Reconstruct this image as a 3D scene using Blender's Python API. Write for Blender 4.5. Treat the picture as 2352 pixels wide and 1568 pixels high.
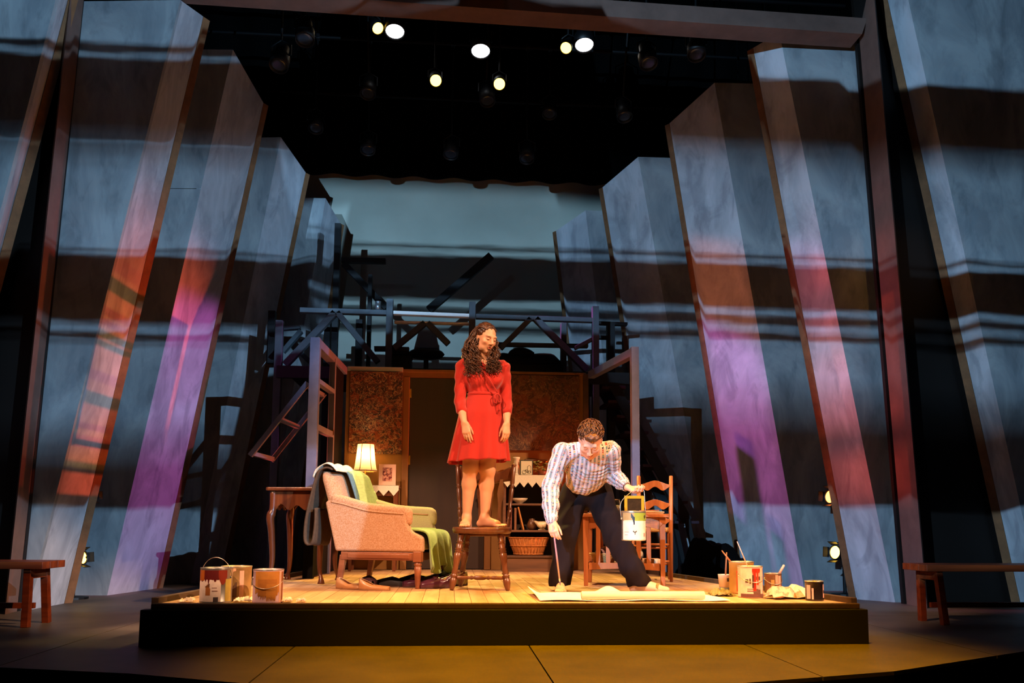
import bpy, bmesh, math, random
import numpy as np
from mathutils import Vector, Matrix
for _o in list(bpy.data.objects): bpy.data.objects.remove(_o)
scene = bpy.context.scene
C = scene.collection
PI = math.pi
def V(*a): return Vector(a if len(a) > 1 else a[0])
# ------------------------------------------------------------------ camera (29 mm lens with a little rise)
F, CX, CY, CAMZ = 1900., 1176., 1003., .755
PSI, TH, RO = math.radians(4.3), math.radians(6.0), math.radians(.4)
FW = V(math.sin(PSI)*math.cos(TH), math.cos(PSI)*math.cos(TH), math.sin(TH))
R0 = V(math.cos(PSI), -math.sin(PSI), 0)
U0 = R0.cross(FW)
RT = R0*math.cos(RO) + U0*math.sin(RO)
UP = U0*math.cos(RO) - R0*math.sin(RO)
CAM = V(0, 0, CAMZ)
cam = bpy.data.cameras.new('camera'); cam_o = bpy.data.objects.new('camera', cam); C.objects.link(cam_o)
cam.sensor_width = 36; cam.lens = F/2352*36; cam.shift_y = (CY-784)/2352; cam.clip_start = .05; cam.clip_end = 100
cam_o.matrix_world = Matrix(((RT.x, UP.x, -FW.x, 0), (RT.y, UP.y, -FW.y, 0), (RT.z, UP.z, -FW.z, CAMZ), (0, 0, 0, 1)))
scene.camera = cam_o
def ray(px, py): return FW + RT*((px-CX)/F) - UP*((py-CY)/F)
def at(px, py, Y):            # the point a pixel shows at stage depth Y
    d = ray(px, py); return CAM + d*(Y/d.y)
def on(px, py, z):            # the point a pixel shows at height z
    d = ray(px, py); return CAM + d*((z-CAMZ)/d.z)
# ------------------------------------------------------------------ world, exposure
w = bpy.data.worlds.new('dark house'); scene.world = w; w.use_nodes = True
w.node_tree.nodes['Background'].inputs[0].default_value = (.10, .12, .16, 1)
w.node_tree.nodes['Background'].inputs[1].default_value = .004
vs = scene.view_settings
vs.view_transform = 'Standard'; vs.look = 'None'; vs.exposure = 0.0; vs.gamma = 1.0; vs.use_curve_mapping = False
# ------------------------------------------------------------------ lights
def lin(c):
    if isinstance(c, str): c = tuple(int(c[i:i+2], 16) for i in (0, 2, 4))
    return tuple((x/255/12.92 if x/255 <= .04045 else ((x/255+.055)/1.055)**2.4) for x in c) + (1.,)
def spot(name, loc, target, watts, color, size, blend=.35, radius=.06, parent=None, frame=None, soft=.02, cut=None):
    l = bpy.data.lights.new(name, 'SPOT'); o = bpy.data.objects.new(name, l); C.objects.link(o)
    l.energy = watts; l.color = color; l.spot_size = math.radians(size); l.spot_blend = blend; l.shadow_soft_size = radius
    d = V(target)-V(loc)
    o.location = loc; o.rotation_euler = d.to_track_quat('-Z', 'Y').to_euler()
    if parent: o.parent = parent
    if frame:       # framing shutters: cut the beam to the rectangle that holds these points
        inv = o.rotation_euler.to_matrix().transposed(); q = [inv @ (V(p)-V(loc)) for p in frame]
        us, vs_ = [p.x/-p.z for p in q], [p.y/-p.z for p in q]
        l.use_nodes = True; t = NT(l.node_tree); em = l.node_tree.nodes['Emission']
        N = t.sep(t.n('ShaderNodeTexCoord').outputs['Normal']); iz = t.math('DIVIDE', 1., t.math('ABSOLUTE', N[2]))
        m = None
        for k, w_ in ((0, us), (1, vs_)):
            c = t.math('MULTIPLY', N[k], iz)
            for a, b in ((t.mapr(c, min(w_)-soft, min(w_)+soft, 0., 1., True), t.mapr(c, max(w_)-soft, max(w_)+soft, 1., 0., True)),):
                e = t.math('MULTIPLY', a, b); m = e if m is None else t.math('MULTIPLY', m, e)
        if cut:     # one shutter set along the line A-B; the point K stays lit
            (ua, va), (ub, vb), (uk, vk) = [(p.x/-p.z, p.y/-p.z) for p in (inv @ (V(x)-V(loc)) for x in cut)]
            sl = (vb-va)/(ub-ua); sg = 1. if vk-va-sl*(uk-ua) > 0 else -1.
            d = t.math('SUBTRACT', t.math('MULTIPLY', N[1], iz), t.math('MULTIPLY_ADD', t.math('MULTIPLY', N[0], iz), sl, va-sl*ua))
            m = t.math('MULTIPLY', m, t.mapr(t.math('MULTIPLY', d, sg), -.004, .008, 0., 1., True))
        t.put(em.inputs['Color'], tuple(color)+(1.,)); t.put(em.inputs['Strength'], m); l.color = (1, 1, 1)
    return o
class NT:                      # a small node-tree writer
    def __init__(s, nt): s.nt = nt
    def n(s, t, **kw):
        x = s.nt.nodes.new(t)
        for k, v in kw.items(): setattr(x, k, v)
        return x
    def put(s, sock, v):
        if isinstance(v, bpy.types.NodeSocket): s.nt.links.new(v, sock)
        elif v is not None: sock.default_value = v
    def math(s, op, a, b=None, c=None, clamp=False):
        x = s.n('ShaderNodeMath', operation=op, use_clamp=clamp)
        for i, v in enumerate((a, b, c)): s.put(x.inputs[i], v)
        return x.outputs[0]
    def xyz(s, x, y, z):
        q = s.n('ShaderNodeCombineXYZ')
        for i, v in enumerate((x, y, z)): s.put(q.inputs[i], v)
        return q.outputs[0]
    def sep(s, v):
        q = s.n('ShaderNodeSeparateXYZ'); s.put(q.inputs[0], v); return q.outputs
    def noise(s, vec, scale, detail=2., rough=.5, dist=0.):
        q = s.n('ShaderNodeTexNoise'); s.put(q.inputs['Vector'], vec)
        q.inputs['Scale'].default_value = scale; q.inputs['Detail'].default_value = detail
        q.inputs['Roughness'].default_value = rough; q.inputs['Distortion'].default_value = dist
        return q.outputs[0]
    def ramp(s, fac, stops, interp='LINEAR'):
        q = s.n('ShaderNodeValToRGB'); s.put(q.inputs[0], fac); cr = q.color_ramp; cr.interpolation = interp
        stops = sorted(stops, key=lambda t: t[0])
        while len(cr.elements) < len(stops): cr.elements.new(.5)
        for i, e in enumerate(cr.elements): e.position = 1.
        for e, (p, c) in zip(cr.elements, stops):
            e.position = p; e.color = c if isinstance(c, tuple) else (c, c, c, 1)
        return q.outputs[0]
    def mapr(s, v, a, b, c, d, smooth=False):
        q = s.n('ShaderNodeMapRange', clamp=True)
        if smooth: q.interpolation_type = 'SMOOTHSTEP'
        for i, x in enumerate((v, a, b, c, d)): s.put(q.inputs[i], x)
        return q.outputs[0]
    def mix(s, fac, a, b, mode='MIX'):
        q = s.n('ShaderNodeMix', data_type='RGBA', blend_type=mode)
        s.put(q.inputs[0], fac); s.put(q.inputs[6], a); s.put(q.inputs[7], b)
        return q.outputs[2]
    def vmul(s, v, t):
        q = s.n('ShaderNodeVectorMath', operation='MULTIPLY'); s.put(q.inputs[0], v); q.inputs[1].default_value = t
        return q.outputs[0]
def video_projector(name, loc, watts, sgn, lean, depths, rows, px, lo, hi, mid=None):
    """A video projector in the house: horizontal bands of brush-stroke sky, keystoned to the depth of each flat it covers."""
    l = bpy.data.lights.new(name, 'SPOT'); o = bpy.data.objects.new(name, l); C.objects.link(o)
    o.location = loc; o.rotation_euler = (PI/2, 0, 0)
    l.energy = watts; l.spot_size = math.radians(125); l.spot_blend = .05; l.shadow_soft_size = .012
    l.use_nodes = True; t = NT(l.node_tree)
    em = l.node_tree.nodes['Emission']
    N = t.sep(t.n('ShaderNodeTexCoord').outputs['Normal'])
    iz = t.math('DIVIDE', 1., t.math('ABSOLUTE', N[2]))
    u = t.math('MULTIPLY', N[0], iz); v = t.math('MULTIPLY', N[1], iz)
    q = t.math('MULTIPLY_ADD', v, lean, u)
    if sgn < 0: q = t.math('MULTIPLY', q, -1.)
    inv = t.ramp(t.math('MULTIPLY', q, .7), [(p*.7, 1/Y) for p, Y in depths])
    row = t.math('MULTIPLY_ADD', inv, loc[2]-CAMZ, v)          # slope at which the house sees it
    vec = t.xyz(q, row, float(len(depths)))
    n1 = t.noise(t.vmul(vec, (5., 9., 1.)), 1., 2.)
    n2 = t.noise(t.vmul(vec, (11., 120., 1.)), 1., 3., .6)
    wob = t.math('ADD', t.math('MULTIPLY', t.math('SUBTRACT', n1, .5), .009), t.math('MULTIPLY', t.math('SUBTRACT', n2, .5), .013))
    r2 = t.math('ADD', row, wob)
    def slope(y): d = ray(px, y); return d.z/d.y
    lo_s, hi_s = slope(1420), slope(-90)
    fac = t.mapr(r2, lo_s, hi_s, 0., 1.)
    br = t.ramp(fac, [((slope(y)-lo_s)/(hi_s-lo_s), b) for y, b in rows])
    cloud = t.noise(t.vmul(vec, (7., 10., 1.)), 1., 4., .6)
    br = t.math('MULTIPLY', br, t.mapr(cloud, .3, .7, .78, 1.12))
    br = t.math('MULTIPLY', br, t.math('MULTIPLY', t.mapr(q, lo, lo+.006, 0., 1.), t.mapr(q, hi-.006, hi, 1., 0.)))
    br = t.math('MULTIPLY', br, t.mapr(v, -.405, -.395, 0., 1.))
    if mid:     # centre: only the strip of backcloth above the set
        q0, q1, y0, y1, y2 = mid
        br = t.math('MULTIPLY', br, t.math('MAXIMUM', t.mapr(row, slope(y1), slope(y0), 1., 0., True), t.mapr(q, q1, q1+.004, 0., 1.)))
        if y2: br = t.math('MULTIPLY', br, t.math('MAXIMUM', t.mapr(row, slope(y2), slope(y2)+.006, 0., 1.), t.mapr(q, q0, q0+.004, 0., 1.)))
    t.put(em.inputs['Color'], (.30, .56, .84, 1)); t.put(em.inputs['Strength'], br)
    return o
ROWS_L = [(-85,.85),(98,.9),(106,.04),(121,.04),(125,.6),(133,.6),(138,.014),(285,.012),(322,.1),(328,.5),(334,.25),(345,.35),(400,.8),(570,1.),(576,.3),(583,.85),(592,.012),(738,.01),(748,.55),(758,.9),(763,.9),(768,.04),(778,.06),(784,.7),(790,.3),(800,.8),(950,.85),(1030,.3),(1085,.035),(1163,.03),(1174,.8),(1415,.9)]
ROWS_R = [(-85,.85),(172,.9),(182,.014),(315,.012),(395,.7),(583,1.),(588,.12),(594,.15),(598,.9),(606,.9),(612,.012),(706,.01),(713,.8),(722,.8),(729,.05),(742,.04),(748,.75),(761,.65),(768,.03),(778,.08),(787,.85),(865,.8),(930,.35),(1000,.03),(1155,.03),(1165,.85),(1415,.85)]
D_L = [(.40,12.9),(.455,12.2),(.456,11.6),(.49,11.6),(.52,11.1),(.521,11.0),(.522,11.),(.577,10.5),(.635,10.5),(.637,9.77),(.719,8.86),(.802,8.86),(.804,8.02),(.868,7.4),(.990,7.4),(.994,7.08),(1.06,6.75),(1.3,6.75)]
D_R = [(0.,13.),(.335,13.),(.339,12.1),(.386,11.8),(.419,11.8),(.421,11.3),(.481,10.8),(.542,10.8),(.544,10.),(.618,9.55),(.706,9.5),(.708,8.43),(.765,8.1),(.83,8.1),(.833,7.75),(1.,7.55),(1.3,7.55)]
video_projector('projector_left_flats', (3.4, 0, 2.9), 4400, -1, -.17, D_L, ROWS_L, 330, .425, 1.35, (.556, .515, 425, 458, 850))
video_projector('projector_right_flats', (-2.2, 0, 2.9), 4400, 1, .16, D_R, ROWS_R, 1750, .03, 1.35, (.415, .418, 430, 485, 850))
# front of house: warm peach keys, dim amber wash
CUT = [(-1.8, 5.36, .25), (2.67, 5.36, .25), (.4, 7., .25)]
FR = [(-1.75, 5.42, .25), (2.6, 5.42, .25), (-1.3, 8.2, .25), (1.9, 8.2, .25), (.2, 6.5, 2.45), (1.2, 6.1, 1.7), (-.9, 7.0, 1.3)]
spot('key_left', (-3.6, 1.6, 6.6), (.2, 6.4, .8), 3700, (1., .60, .40), 60, .1, .08, frame=FR, cut=CUT)
spot('key_right', (5.4, 1.9, 6.0), (.5, 6.4, 1.0), 4600, (1., .60, .36), 60, .1, .08, frame=FR, cut=CUT)
spot('wall_wash', (.6, -3., 4.6), (.2, 9., 1.3), 430, (1., .5, .1), 17, .6, .08)
spot('apron_pool', (1.0, 3.6, 8.4), (1.0, 4.6, 0), 8500, (1., .42, .0), 34, .9, .2)
# ------------------------------------------------------------------ materials
MATS = {}
def mat(name, col, rough=.65, metal=0., spec=.4, vary=None, stretch=(1, 1, 1), bump=None, col2=None, emit=None, sheen=0., trans=0., coat=0.):
    """vary=(scale, low, high): procedural grain between col*low and col*high (or col -> col2)."""
    if name in MATS: return MATS[name]
    m = bpy.data.materials.new(name); m.use_nodes = True; MATS[name] = m
    t = NT(m.node_tree); b = m.node_tree.nodes['Principled BSDF']
    c = lin(col); b.inputs['Roughness'].default_value = rough; b.inputs['Metallic'].default_value = metal
    b.inputs['Specular IOR Level'].default_value = spec; b.inputs['Base Color'].default_value = c
    if sheen: b.inputs['Sheen Weight'].default_value = sheen
    if coat: b.inputs['Coat Weight'].default_value = coat
    if trans: b.inputs['Transmission Weight'].default_value = trans
    vec = t.vmul(t.n('ShaderNodeTexCoord').outputs['Object'], stretch)
    if vary:
        s, lo, hi = vary
        nz = t.noise(vec, s, 4., .6)
        if col2: cc = t.mix(t.mapr(nz, lo, hi, 0., 1.), c, lin(col2))
        else:
            f = t.mapr(nz, .3, .7, lo, hi); cc = t.mix(1., c, t.n('ShaderNodeCombineColor').outputs[0], 'MULTIPLY')
            comb = m.node_tree.nodes[-2] if False else None
            q = [x for x in m.node_tree.nodes if x.bl_idname == 'ShaderNodeCombineColor'][-1]
            for i in range(3): t.put(q.inputs[i], f)
        t.put(b.inputs['Base Color'], cc)
    if bump:
        s, st = bump
        q = t.n('ShaderNodeBump'); q.inputs['Strength'].default_value = st; q.inputs['Distance'].default_value = .01
        t.put(q.inputs['Height'], t.noise(vec, s, 4., .6)); t.put(b.inputs['Normal'], q.outputs[0])
    if emit: b.inputs['Emission Color'].default_value = lin(emit[0]); b.inputs['Emission Strength'].default_value = emit[1]
    return m
def wood(name, dark, light, rough=.45, axis=2, scale=14, spec=.5):
    st = [1., 1., 1.]; st[axis] = .08
    return mat(name, dark, rough, spec=spec, vary=(scale, .35, .68), stretch=tuple(st), col2=light, bump=(scale*4, .15))
# ------------------------------------------------------------------ mesh writer
def frame_of(d, up=None):
    d = V(d).normalized(); up = V(up) if up is not None else (V(0, 0, 1) if abs(d.z) < .95 else V(0, 1, 0))
    x = d.cross(up).normalized(); return x, x.cross(d).normalized(), d
class MB:
    def __init__(s): s.v = []; s.f = []
    def add(s, vs, fs):
        k = len(s.v); s.v += [V(p) for p in vs]; s.f += [tuple(i+k for i in f) for f in fs]; return s
    def hexa(s, p):
        return s.add(p, [(3,2,1,0),(4,5,6,7),(0,1,5,4),(1,2,6,5),(2,3,7,6),(3,0,4,7)])
    def box(s, c, d, M=None):
        x, y, z = d[0]/2, d[1]/2, d[2]/2
        p = [V(-x,-y,-z),V(x,-y,-z),V(x,y,-z),V(-x,y,-z),V(-x,-y,z),V(x,-y,z),V(x,y,z),V(-x,y,z)]
        if M is not None: p = [M @ q for q in p]
        return s.hexa([q+V(c) for q in p])
    def b2(s, lo, hi): return s.box([(a+b)/2 for a, b in zip(lo, hi)], [b-a for a, b in zip(lo, hi)])
    def beam(s, p, q, wx, wy, up=None, w1=None):
        p, q = V(p), V(q); x, y, d = frame_of(q-p, up); k = (w1 if w1 else (wx, wy))
        return s.hexa([p-x*wx/2-y*wy/2, p+x*wx/2-y*wy/2, p+x*wx/2+y*wy/2, p-x*wx/2+y*wy/2,
                       q-x*k[0]/2-y*k[1]/2, q+x*k[0]/2-y*k[1]/2, q+x*k[0]/2+y*k[1]/2, q-x*k[0]/2+y*k[1]/2])
    def rings(s, R, cap=True, close=False):
        n = len(R[0]); k = len(s.v)
        for r in R: s.v += [V(p) for p in r]
        m = len(R)
        for i in range(m if close else m-1):
            a, b = k+i*n, k+((i+1) % m)*n
            for j in range(n): s.f.append((a+j, a+(j+1) % n, b+(j+1) % n, b+j))
        if cap and not close: s.f.append(tuple(k+j for j in range(n))[::-1]); s.f.append(tuple(k+(m-1)*n+j for j in range(n)))
        return s
    def tube(s, pts, r, n=8, cap=True, close=False, flat=1.):
        pts = [V(p) for p in pts]; m = len(pts); R = []; prev = None
        for i, p in enumerate(pts):
            d = (pts[(i+1) % m]-pts[i-1]) if close else (pts[min(i+1, m-1)]-pts[max(i-1, 0)])
            if d.length < 1e-9: d = V(0, 0, 1)
            d.normalize()
            if prev is None: x, y, _ = frame_of(d)
            else:
                x = prev-d*prev.dot(d)
                x = x.normalized() if x.length > 1e-6 else frame_of(d)[0]
                y = x.cross(d).normalized()
            prev = x; rr = r[i] if isinstance(r, (list, tuple)) else r
            R.append([p+x*(rr*math.cos(2*PI*j/n))+y*(rr*flat*math.sin(2*PI*j/n)) for j in range(n)])
        return s.rings(R, cap, close)
    def lathe(s, prof, n=20, o=(0, 0, 0), M=None, cap=True):
        o = V(o); R = []
        for r, z in prof:
            ring = [V(max(r, 1e-4)*math.cos(2*PI*j/n), max(r, 1e-4)*math.sin(2*PI*j/n), z) for j in range(n)]
            R.append([o+(M @ p if M is not None else p) for p in ring])
        return s.rings(R, cap)
    def turned(s, p, q, prof, n=12):      # lathe profile (t along p->q, radius)
        p, q = V(p), V(q); x, y, d = frame_of(q-p)
        return s.rings([[p+(q-p)*t+x*(r*math.cos(2*PI*j/n))+y*(r*math.sin(2*PI*j/n)) for j in range(n)] for t, r in prof])
    def prism(s, pts, off):
        pts = [V(p) for p in pts]; off = V(off); n = len(pts); k = len(s.v)
        s.v += pts+[p+off for p in pts]
        s.f.append(tuple(k+i for i in range(n))[::-1]); s.f.append(tuple(k+n+i for i in range(n)))
        for i in range(n): j = (i+1) % n; s.f.append((k+i, k+j, k+n+j, k+n+i))
        return s
    def grid(s, fn, nu, nv, closeu=False):
        k = len(s.v); w_ = nu if closeu else nu+1
        for j in range(nv+1):
            for i in range(w_): s.v.append(V(fn(i/nu, j/nv)))
        for j in range(nv):
            for i in range(nu):
                a = k+j*w_+i; b = k+j*w_+(i+1) % w_ if closeu else a+1
                s.f.append((a, b, b+w_, a+w_))
        return s
    def sphere(s, c, r, n=12, M=None):
        r = (r, r, r) if not isinstance(r, (tuple, list)) else r; c = V(c); R = []
        for i in range(n//2+1):
            a = PI*i/(n//2); sa = max(math.sin(a), .02)
            ring = [V(r[0]*sa*math.cos(2*PI*j/n), r[1]*sa*math.sin(2*PI*j/n), -r[2]*math.cos(a)) for j in range(n)]
            R.append([c+(M @ p if M is not None else p) for p in ring])
        return s.rings(R)
    def build(s, name, m, parent=None, smooth=False, bevel=0., solid=0., sub=0, world=False):
        vs_ = s.v
        if world and parent is not None:
            inv = ROOTM[parent.name].inverted(); vs_ = [inv @ p for p in s.v]
        me = bpy.data.meshes.new(name); me.from_pydata([tuple(p) for p in vs_], [], s.f); me.update()
        bm = bmesh.new(); bm.from_mesh(me); bmesh.ops.recalc_face_normals(bm, faces=bm.faces); bm.to_mesh(me); bm.free()
        o = bpy.data.objects.new(name, me); C.objects.link(o); me.materials.append(m)
        if parent is not None:
            o.parent = parent
            if parent.name in ROOTM: ROOTM[o.name] = ROOTM[parent.name]
        if smooth: me.shade_smooth()
        if solid:
            q = o.modifiers.new('thickness', 'SOLIDIFY'); q.thickness = solid; q.offset = 0
        if bevel:
            q = o.modifiers.new('edge', 'BEVEL'); q.width = bevel; q.segments = 2; q.limit_method = 'ANGLE'; q.angle_limit = math.radians(40)
        if sub:
            q = o.modifiers.new('smooth', 'SUBSURF'); q.levels = q.render_levels = sub
        return o
ROOTM = {}
def tag(o, label=None, cat=None, group=None, kind=None):
    if label: o['label'] = label
    if cat: o['category'] = cat
    if group: o['group'] = group
    if kind: o['kind'] = kind
    return o
def thing(name, label, cat, loc=(0, 0, 0), rz=0., group=None):
    o = bpy.data.objects.new(name, None); C.objects.link(o); o.empty_display_size = .1
    o.location = loc; o.rotation_euler = (0, 0, rz)
    ROOTM[o.name] = Matrix.Translation(V(loc)) @ Matrix.Rotation(rz, 4, 'Z')
    return tag(o, label, cat, group)
def setting(name, kind='structure', loc=(0, 0, 0)):
    o = bpy.data.objects.new(name, None); C.objects.link(o); o.location = loc; o['kind'] = kind
    ROOTM[o.name] = Matrix.Translation(V(loc)); return o
def copy_part(src, parent, M=None):
    c = src.copy(); C.objects.link(c); c.parent = parent
    if M is not None: c.matrix_local = M
    return c
def rot(ax_, a): return Matrix.Rotation(a, 3, ax_)
def smooth_path(P, k=6):
    P = [V(p) for p in P]; out = []
    for i in range(len(P)-1):
        a, b, c, d = P[max(i-1, 0)], P[i], P[i+1], P[min(i+2, len(P)-1)]
        for j in range(k):
            t = j/k
            out.append(.5*((2*b)+(c-a)*t+(2*a-5*b+4*c-d)*t*t+(3*b-a-3*c+d)*t**3))
    return out+[P[-1]]
# ================================================================== STRUCTURE
PZ = .25                                    # platform height
m_black = mat('black duvetyne', '0b0a0a', .95, spec=.1)
def flat_material(name, c0, c1, c2):
    m = mat(name, c0, .85, spec=.2)
    t = NT(m.node_tree); b = m.node_tree.nodes['Principled BSDF']
    g = t.n('ShaderNodeTexCoord').outputs['Object']
    n1 = t.noise(t.vmul(g, (1.6, 1.6, .8)), 1., 5., .62, 1.2)
    n2 = t.noise(t.vmul(g, (4.5, 4.5, 1.6)), 1., 4., .6, .8)
    c = t.mix(t.mapr(n1, .40, .62, 0., 1.), lin(c0), lin(c1))
    c = t.mix(t.mapr(n2, .34, .48, .45, 0.), c, lin(c2))
    t.put(b.inputs['Base Color'], c)
    return m
m_flat = flat_material('scumbled grey flat', '82868b', '9fa2a4', '5c6066')
m_flat_side = flat_material('scumbled return with painted light', '9c9da3', 'bcbcc2', '73747c')  # lighter copy of the flat paint: stronger projector light put into its colour
m_edge = mat('raw brown edge', '7a5132', .8, vary=(9, .7, 1.15))
m_portal = mat('portal brown', '6d5248', .75, vary=(5, .8, 1.1))
m_floor = mat('painted stage floor', '5a5046', .55, spec=.35, vary=(2.2, .72, 1.2), bump=(30, .08))
# --- stage floor: sheets with open seams on a dark sub floor; its front edge curves out toward the house
fl = setting('floor')
MB().prism([(-9,14.5,-.3),(9,14.5,-.3),(9,6.2,-.3),(5.2,5.9,-.3),(3.53,4.93,-.3),(2.34,4.28,-.3),(1.41,3.99,-.3),(.2,3.86,-.3),(-.95,4.08,-.3),(-1.58,4.36,-.3),(-2.3,4.56,-.3),(-4.2,5.3,-.3),(-9,6.2,-.3)], (0,0,.28)).build('sub_floor', m_black, fl)
edge = [(-9,6.2),(-4.2,5.3),(-2.3,4.56),(-1.58,4.36),(-.95,4.08),(.2,3.86),(1.41,3.99),(2.34,4.28),(3.53,4.93),(5.2,5.9),(9,6.2)]
def front_y(x):
    for (a, b), (c, d) in zip(edge, edge[1:]):
        if a <= x <= c: return b+(d-b)*(x-a)/(c-a)
    return 6.2
xs = [-8.6, -5.7, -4.05, -2.33, -.93, .51, 1.89, 3.25, 4.7, 6.2, 8.6]
for i in range(len(xs)-1):
    a, b = xs[i]+.004, xs[i+1]-.004
    cuts = [None, 6.9+(.0 if i % 2 else .8), 9.4+(.0 if i % 2 else .6), 14.2]
    for j in range(3):
        if j == 0:
            lo = [(x, front_y(x)) for x in [a]+[e[0] for e in edge if a < e[0] < b]+[b]]
        else: lo = [(a, cuts[j]+.004), (b, cuts[j]+.004)]
        hi = cuts[j+1]-.004
        MB().prism([(x, y, -.02) for x, y in lo]+[(b, hi, -.02), (a, hi, -.02)], (0, 0, .02)).build('floor_panel', m_floor, fl)
# --- black box around the stage
m_void = mat('black masking', '070707', .95, spec=.05)
tag(MB().b2((-9.1, 3, -.3), (-9, 16, 10)).build('wall_left', m_void), kind='structure')
tag(MB().b2((9, 3, -.3), (9.1, 16, 10)).build('wall_right', m_void), kind='structure')
tag(MB().b2((-9, 3, 9.9), (9, 16, 10)).build('ceiling', m_void), kind='structure')
# --- backcloth
m_cyc = mat('pale grey backcloth', 'c4c4b6', .9, vary=(1.5, .94, 1.04))
tag(MB().grid(lambda a, b: (-6+12*a, 13.0+.015*math.sin(a*55), -.0+8.6*b), 80, 4).build('wall_back', m_cyc, smooth=True, solid=.02), kind='structure')
# --- added black border: stands in for the unlit top of the backcloth
bz = at(1100, 418, 12.7).z
tag(MB().grid(lambda a, b: (-8+16*a, 12.62+.05*math.sin(a*160), bz+(9.6-bz)*b), 240, 2).build('wall_added_border', m_void, smooth=True, solid=.015), kind='structure')
# --- portal: two jambs, header and the black legs outside them
def slab(bl, br, tr, tl, th, back):
    """a board seen as the quad bl br tr tl, with thickness th away along vector back"""
    b = V(back).normalized()*th
    return MB().hexa([bl, br, br+b, bl+b, tl, tr, tr+b, tl+b])
jb, jl = 7.72, 7.26
lj = [at(12, 1404, 7.08), at(41, 1404, 7.34)]
for p in lj: p.z = 0
a_, b_ = at(163, -20, 7.08), at(192, 0, 7.34)
k = 6.05
def ext(p, q, z): return p+(q-p)*((z-p.z)/(q.z-p.z))
tag(slab(lj[0], lj[1], ext(lj[1], b_, k), ext(lj[0], a_, k), .03, (-.7, .7, 0)).build('trim_1', m_portal), kind='structure')
rj = [at(2083, 1390, 7.9), at(2129, 1391, 7.5)]
for p in rj: p.z = 0
c_, d_ = at(1974, 89, 7.9), at(2012, 42, 7.5)
tag(slab(rj[0], rj[1], ext(rj[1], d_, 6.3), ext(rj[0], c_, 5.9), .04, (.7, .7, 0)).build('trim_2', m_portal), kind='structure')
h = [at(1980, 78, jb), at(1992, 42, jb)]
hl = at(120, -50, jl); hl2 = at(120, -90, jl)
tag(slab(hl, h[0], h[1], hl2, .25, (0, 1, 0)).build('trim_3', m_portal), kind='structure')
m_leg = mat('black leg', '140c08', .55, spec=.35)
q0, q1 = V(rj[1].x+.02, 7.93, 0), V(7.6, 7.93, 0)
tag(slab(q0, q1, q1+V(0, 0, 7), ext(q0, V(d_.x+.02, 7.93, d_.z), 7), .05, (0, 1, 0)).build('wall_leg_right', m_leg), kind='structure')
q0, q1 = V(-7.6, 7.32, 0), V(lj[0].x-.02, 7.32, 0)
tag(slab(q0, q1, ext(q1, V(a_.x-.02, 7.32, a_.z), 7), q0+V(0, 0, 7), .05, (0, 1, 0)).build('wall_leg_left', m_leg), kind='structure')
# --- the leaning flats: a frontal face, a face folding upstage, and a raw edge
def scenic_flat(label, A0, B0, C0, A1, B1, C1, side, seam=None):
    """A: outer end, B: fold, C: upstage end; 0 at the floor, 1 at the top. side = +1 stage left of frame (folds to the right)"""
    t = thing('scenic_flat', label, 'stage flat', (B0.x, B0.y, 0), group='leaning scenic flats')
    nb = V(0, 1, 0)
    if seam:
        f = seam; mA, mB = A0.lerp(A1, f), B0.lerp(B1, f); e = (A1-A0).normalized()*.004
        slab(A0, B0, mB-e, mA-e, .05, nb).build('front_panel', m_flat, t, world=True)
        slab(mA+e, mB+e, B1, A1, .05, nb).build('front_panel', m_flat, t, world=True)
    else: slab(A0, B0, B1, A1, .05, nb).build('front_panel', m_flat, t, world=True)
    back = V(-side, .1, 0)
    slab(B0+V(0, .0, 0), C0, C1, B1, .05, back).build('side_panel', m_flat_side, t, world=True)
    ev = V(side*.045, .07, 0)
    slab(C0+V(side*.002, .003, 0), C0+ev, C1+ev, C1+V(side*.002, .003, 0), .03, V(-side, .6, 0)).build('raw_edge', m_edge, t, world=True)
    return t
def F3(pa, pb, pc, ta, tb, tc, ya, yc):
    A0, B0, C0 = at(*pa, ya), at(*pb, ya), at(*pc, yc)
    for p in (A0, B0, C0): p.z = 0
    return A0, B0, C0, at(*ta, ya), at(*tb, ya), at(*tc, yc)
# left of the frame, from the house backwards
scenic_flat('leaning grey flat cut off by the left edge of the photo', *F3((-520, 1425), (-245, 1425), (-222, 1420), (-170, -60), (143, -60), (172, -60), 6.75, 7.08), 1)
scenic_flat('tall leaning grey flat just inside the left portal jamb', *F3((24, 1401), (62, 1401), (147, 1386), (186, 3), (414, 0), (467, 38), 7.4, 8.0), 1)
scenic_flat('second leaning grey flat inside the left jamb with magenta lit side', *F3((90, 1367), (246, 1367), (360, 1350), (330, 112), (535, 114), (605, 236), 8.857, 9.772), 1, .73)
scenic_flat('third leaning grey flat from the left jamb, mostly in shadow', *F3((330, 1340), (437, 1340), (505, 1331), (545, 317), (645, 315), (702, 396), 10.5, 11.0), 1)
scenic_flat('smallest leaning grey flat on the left beside the backcloth', *F3((520, 1320), (600, 1320), (660, 1315), (650, 453), (748, 455), (782, 513), 11.6, 12.1), 1)
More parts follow.
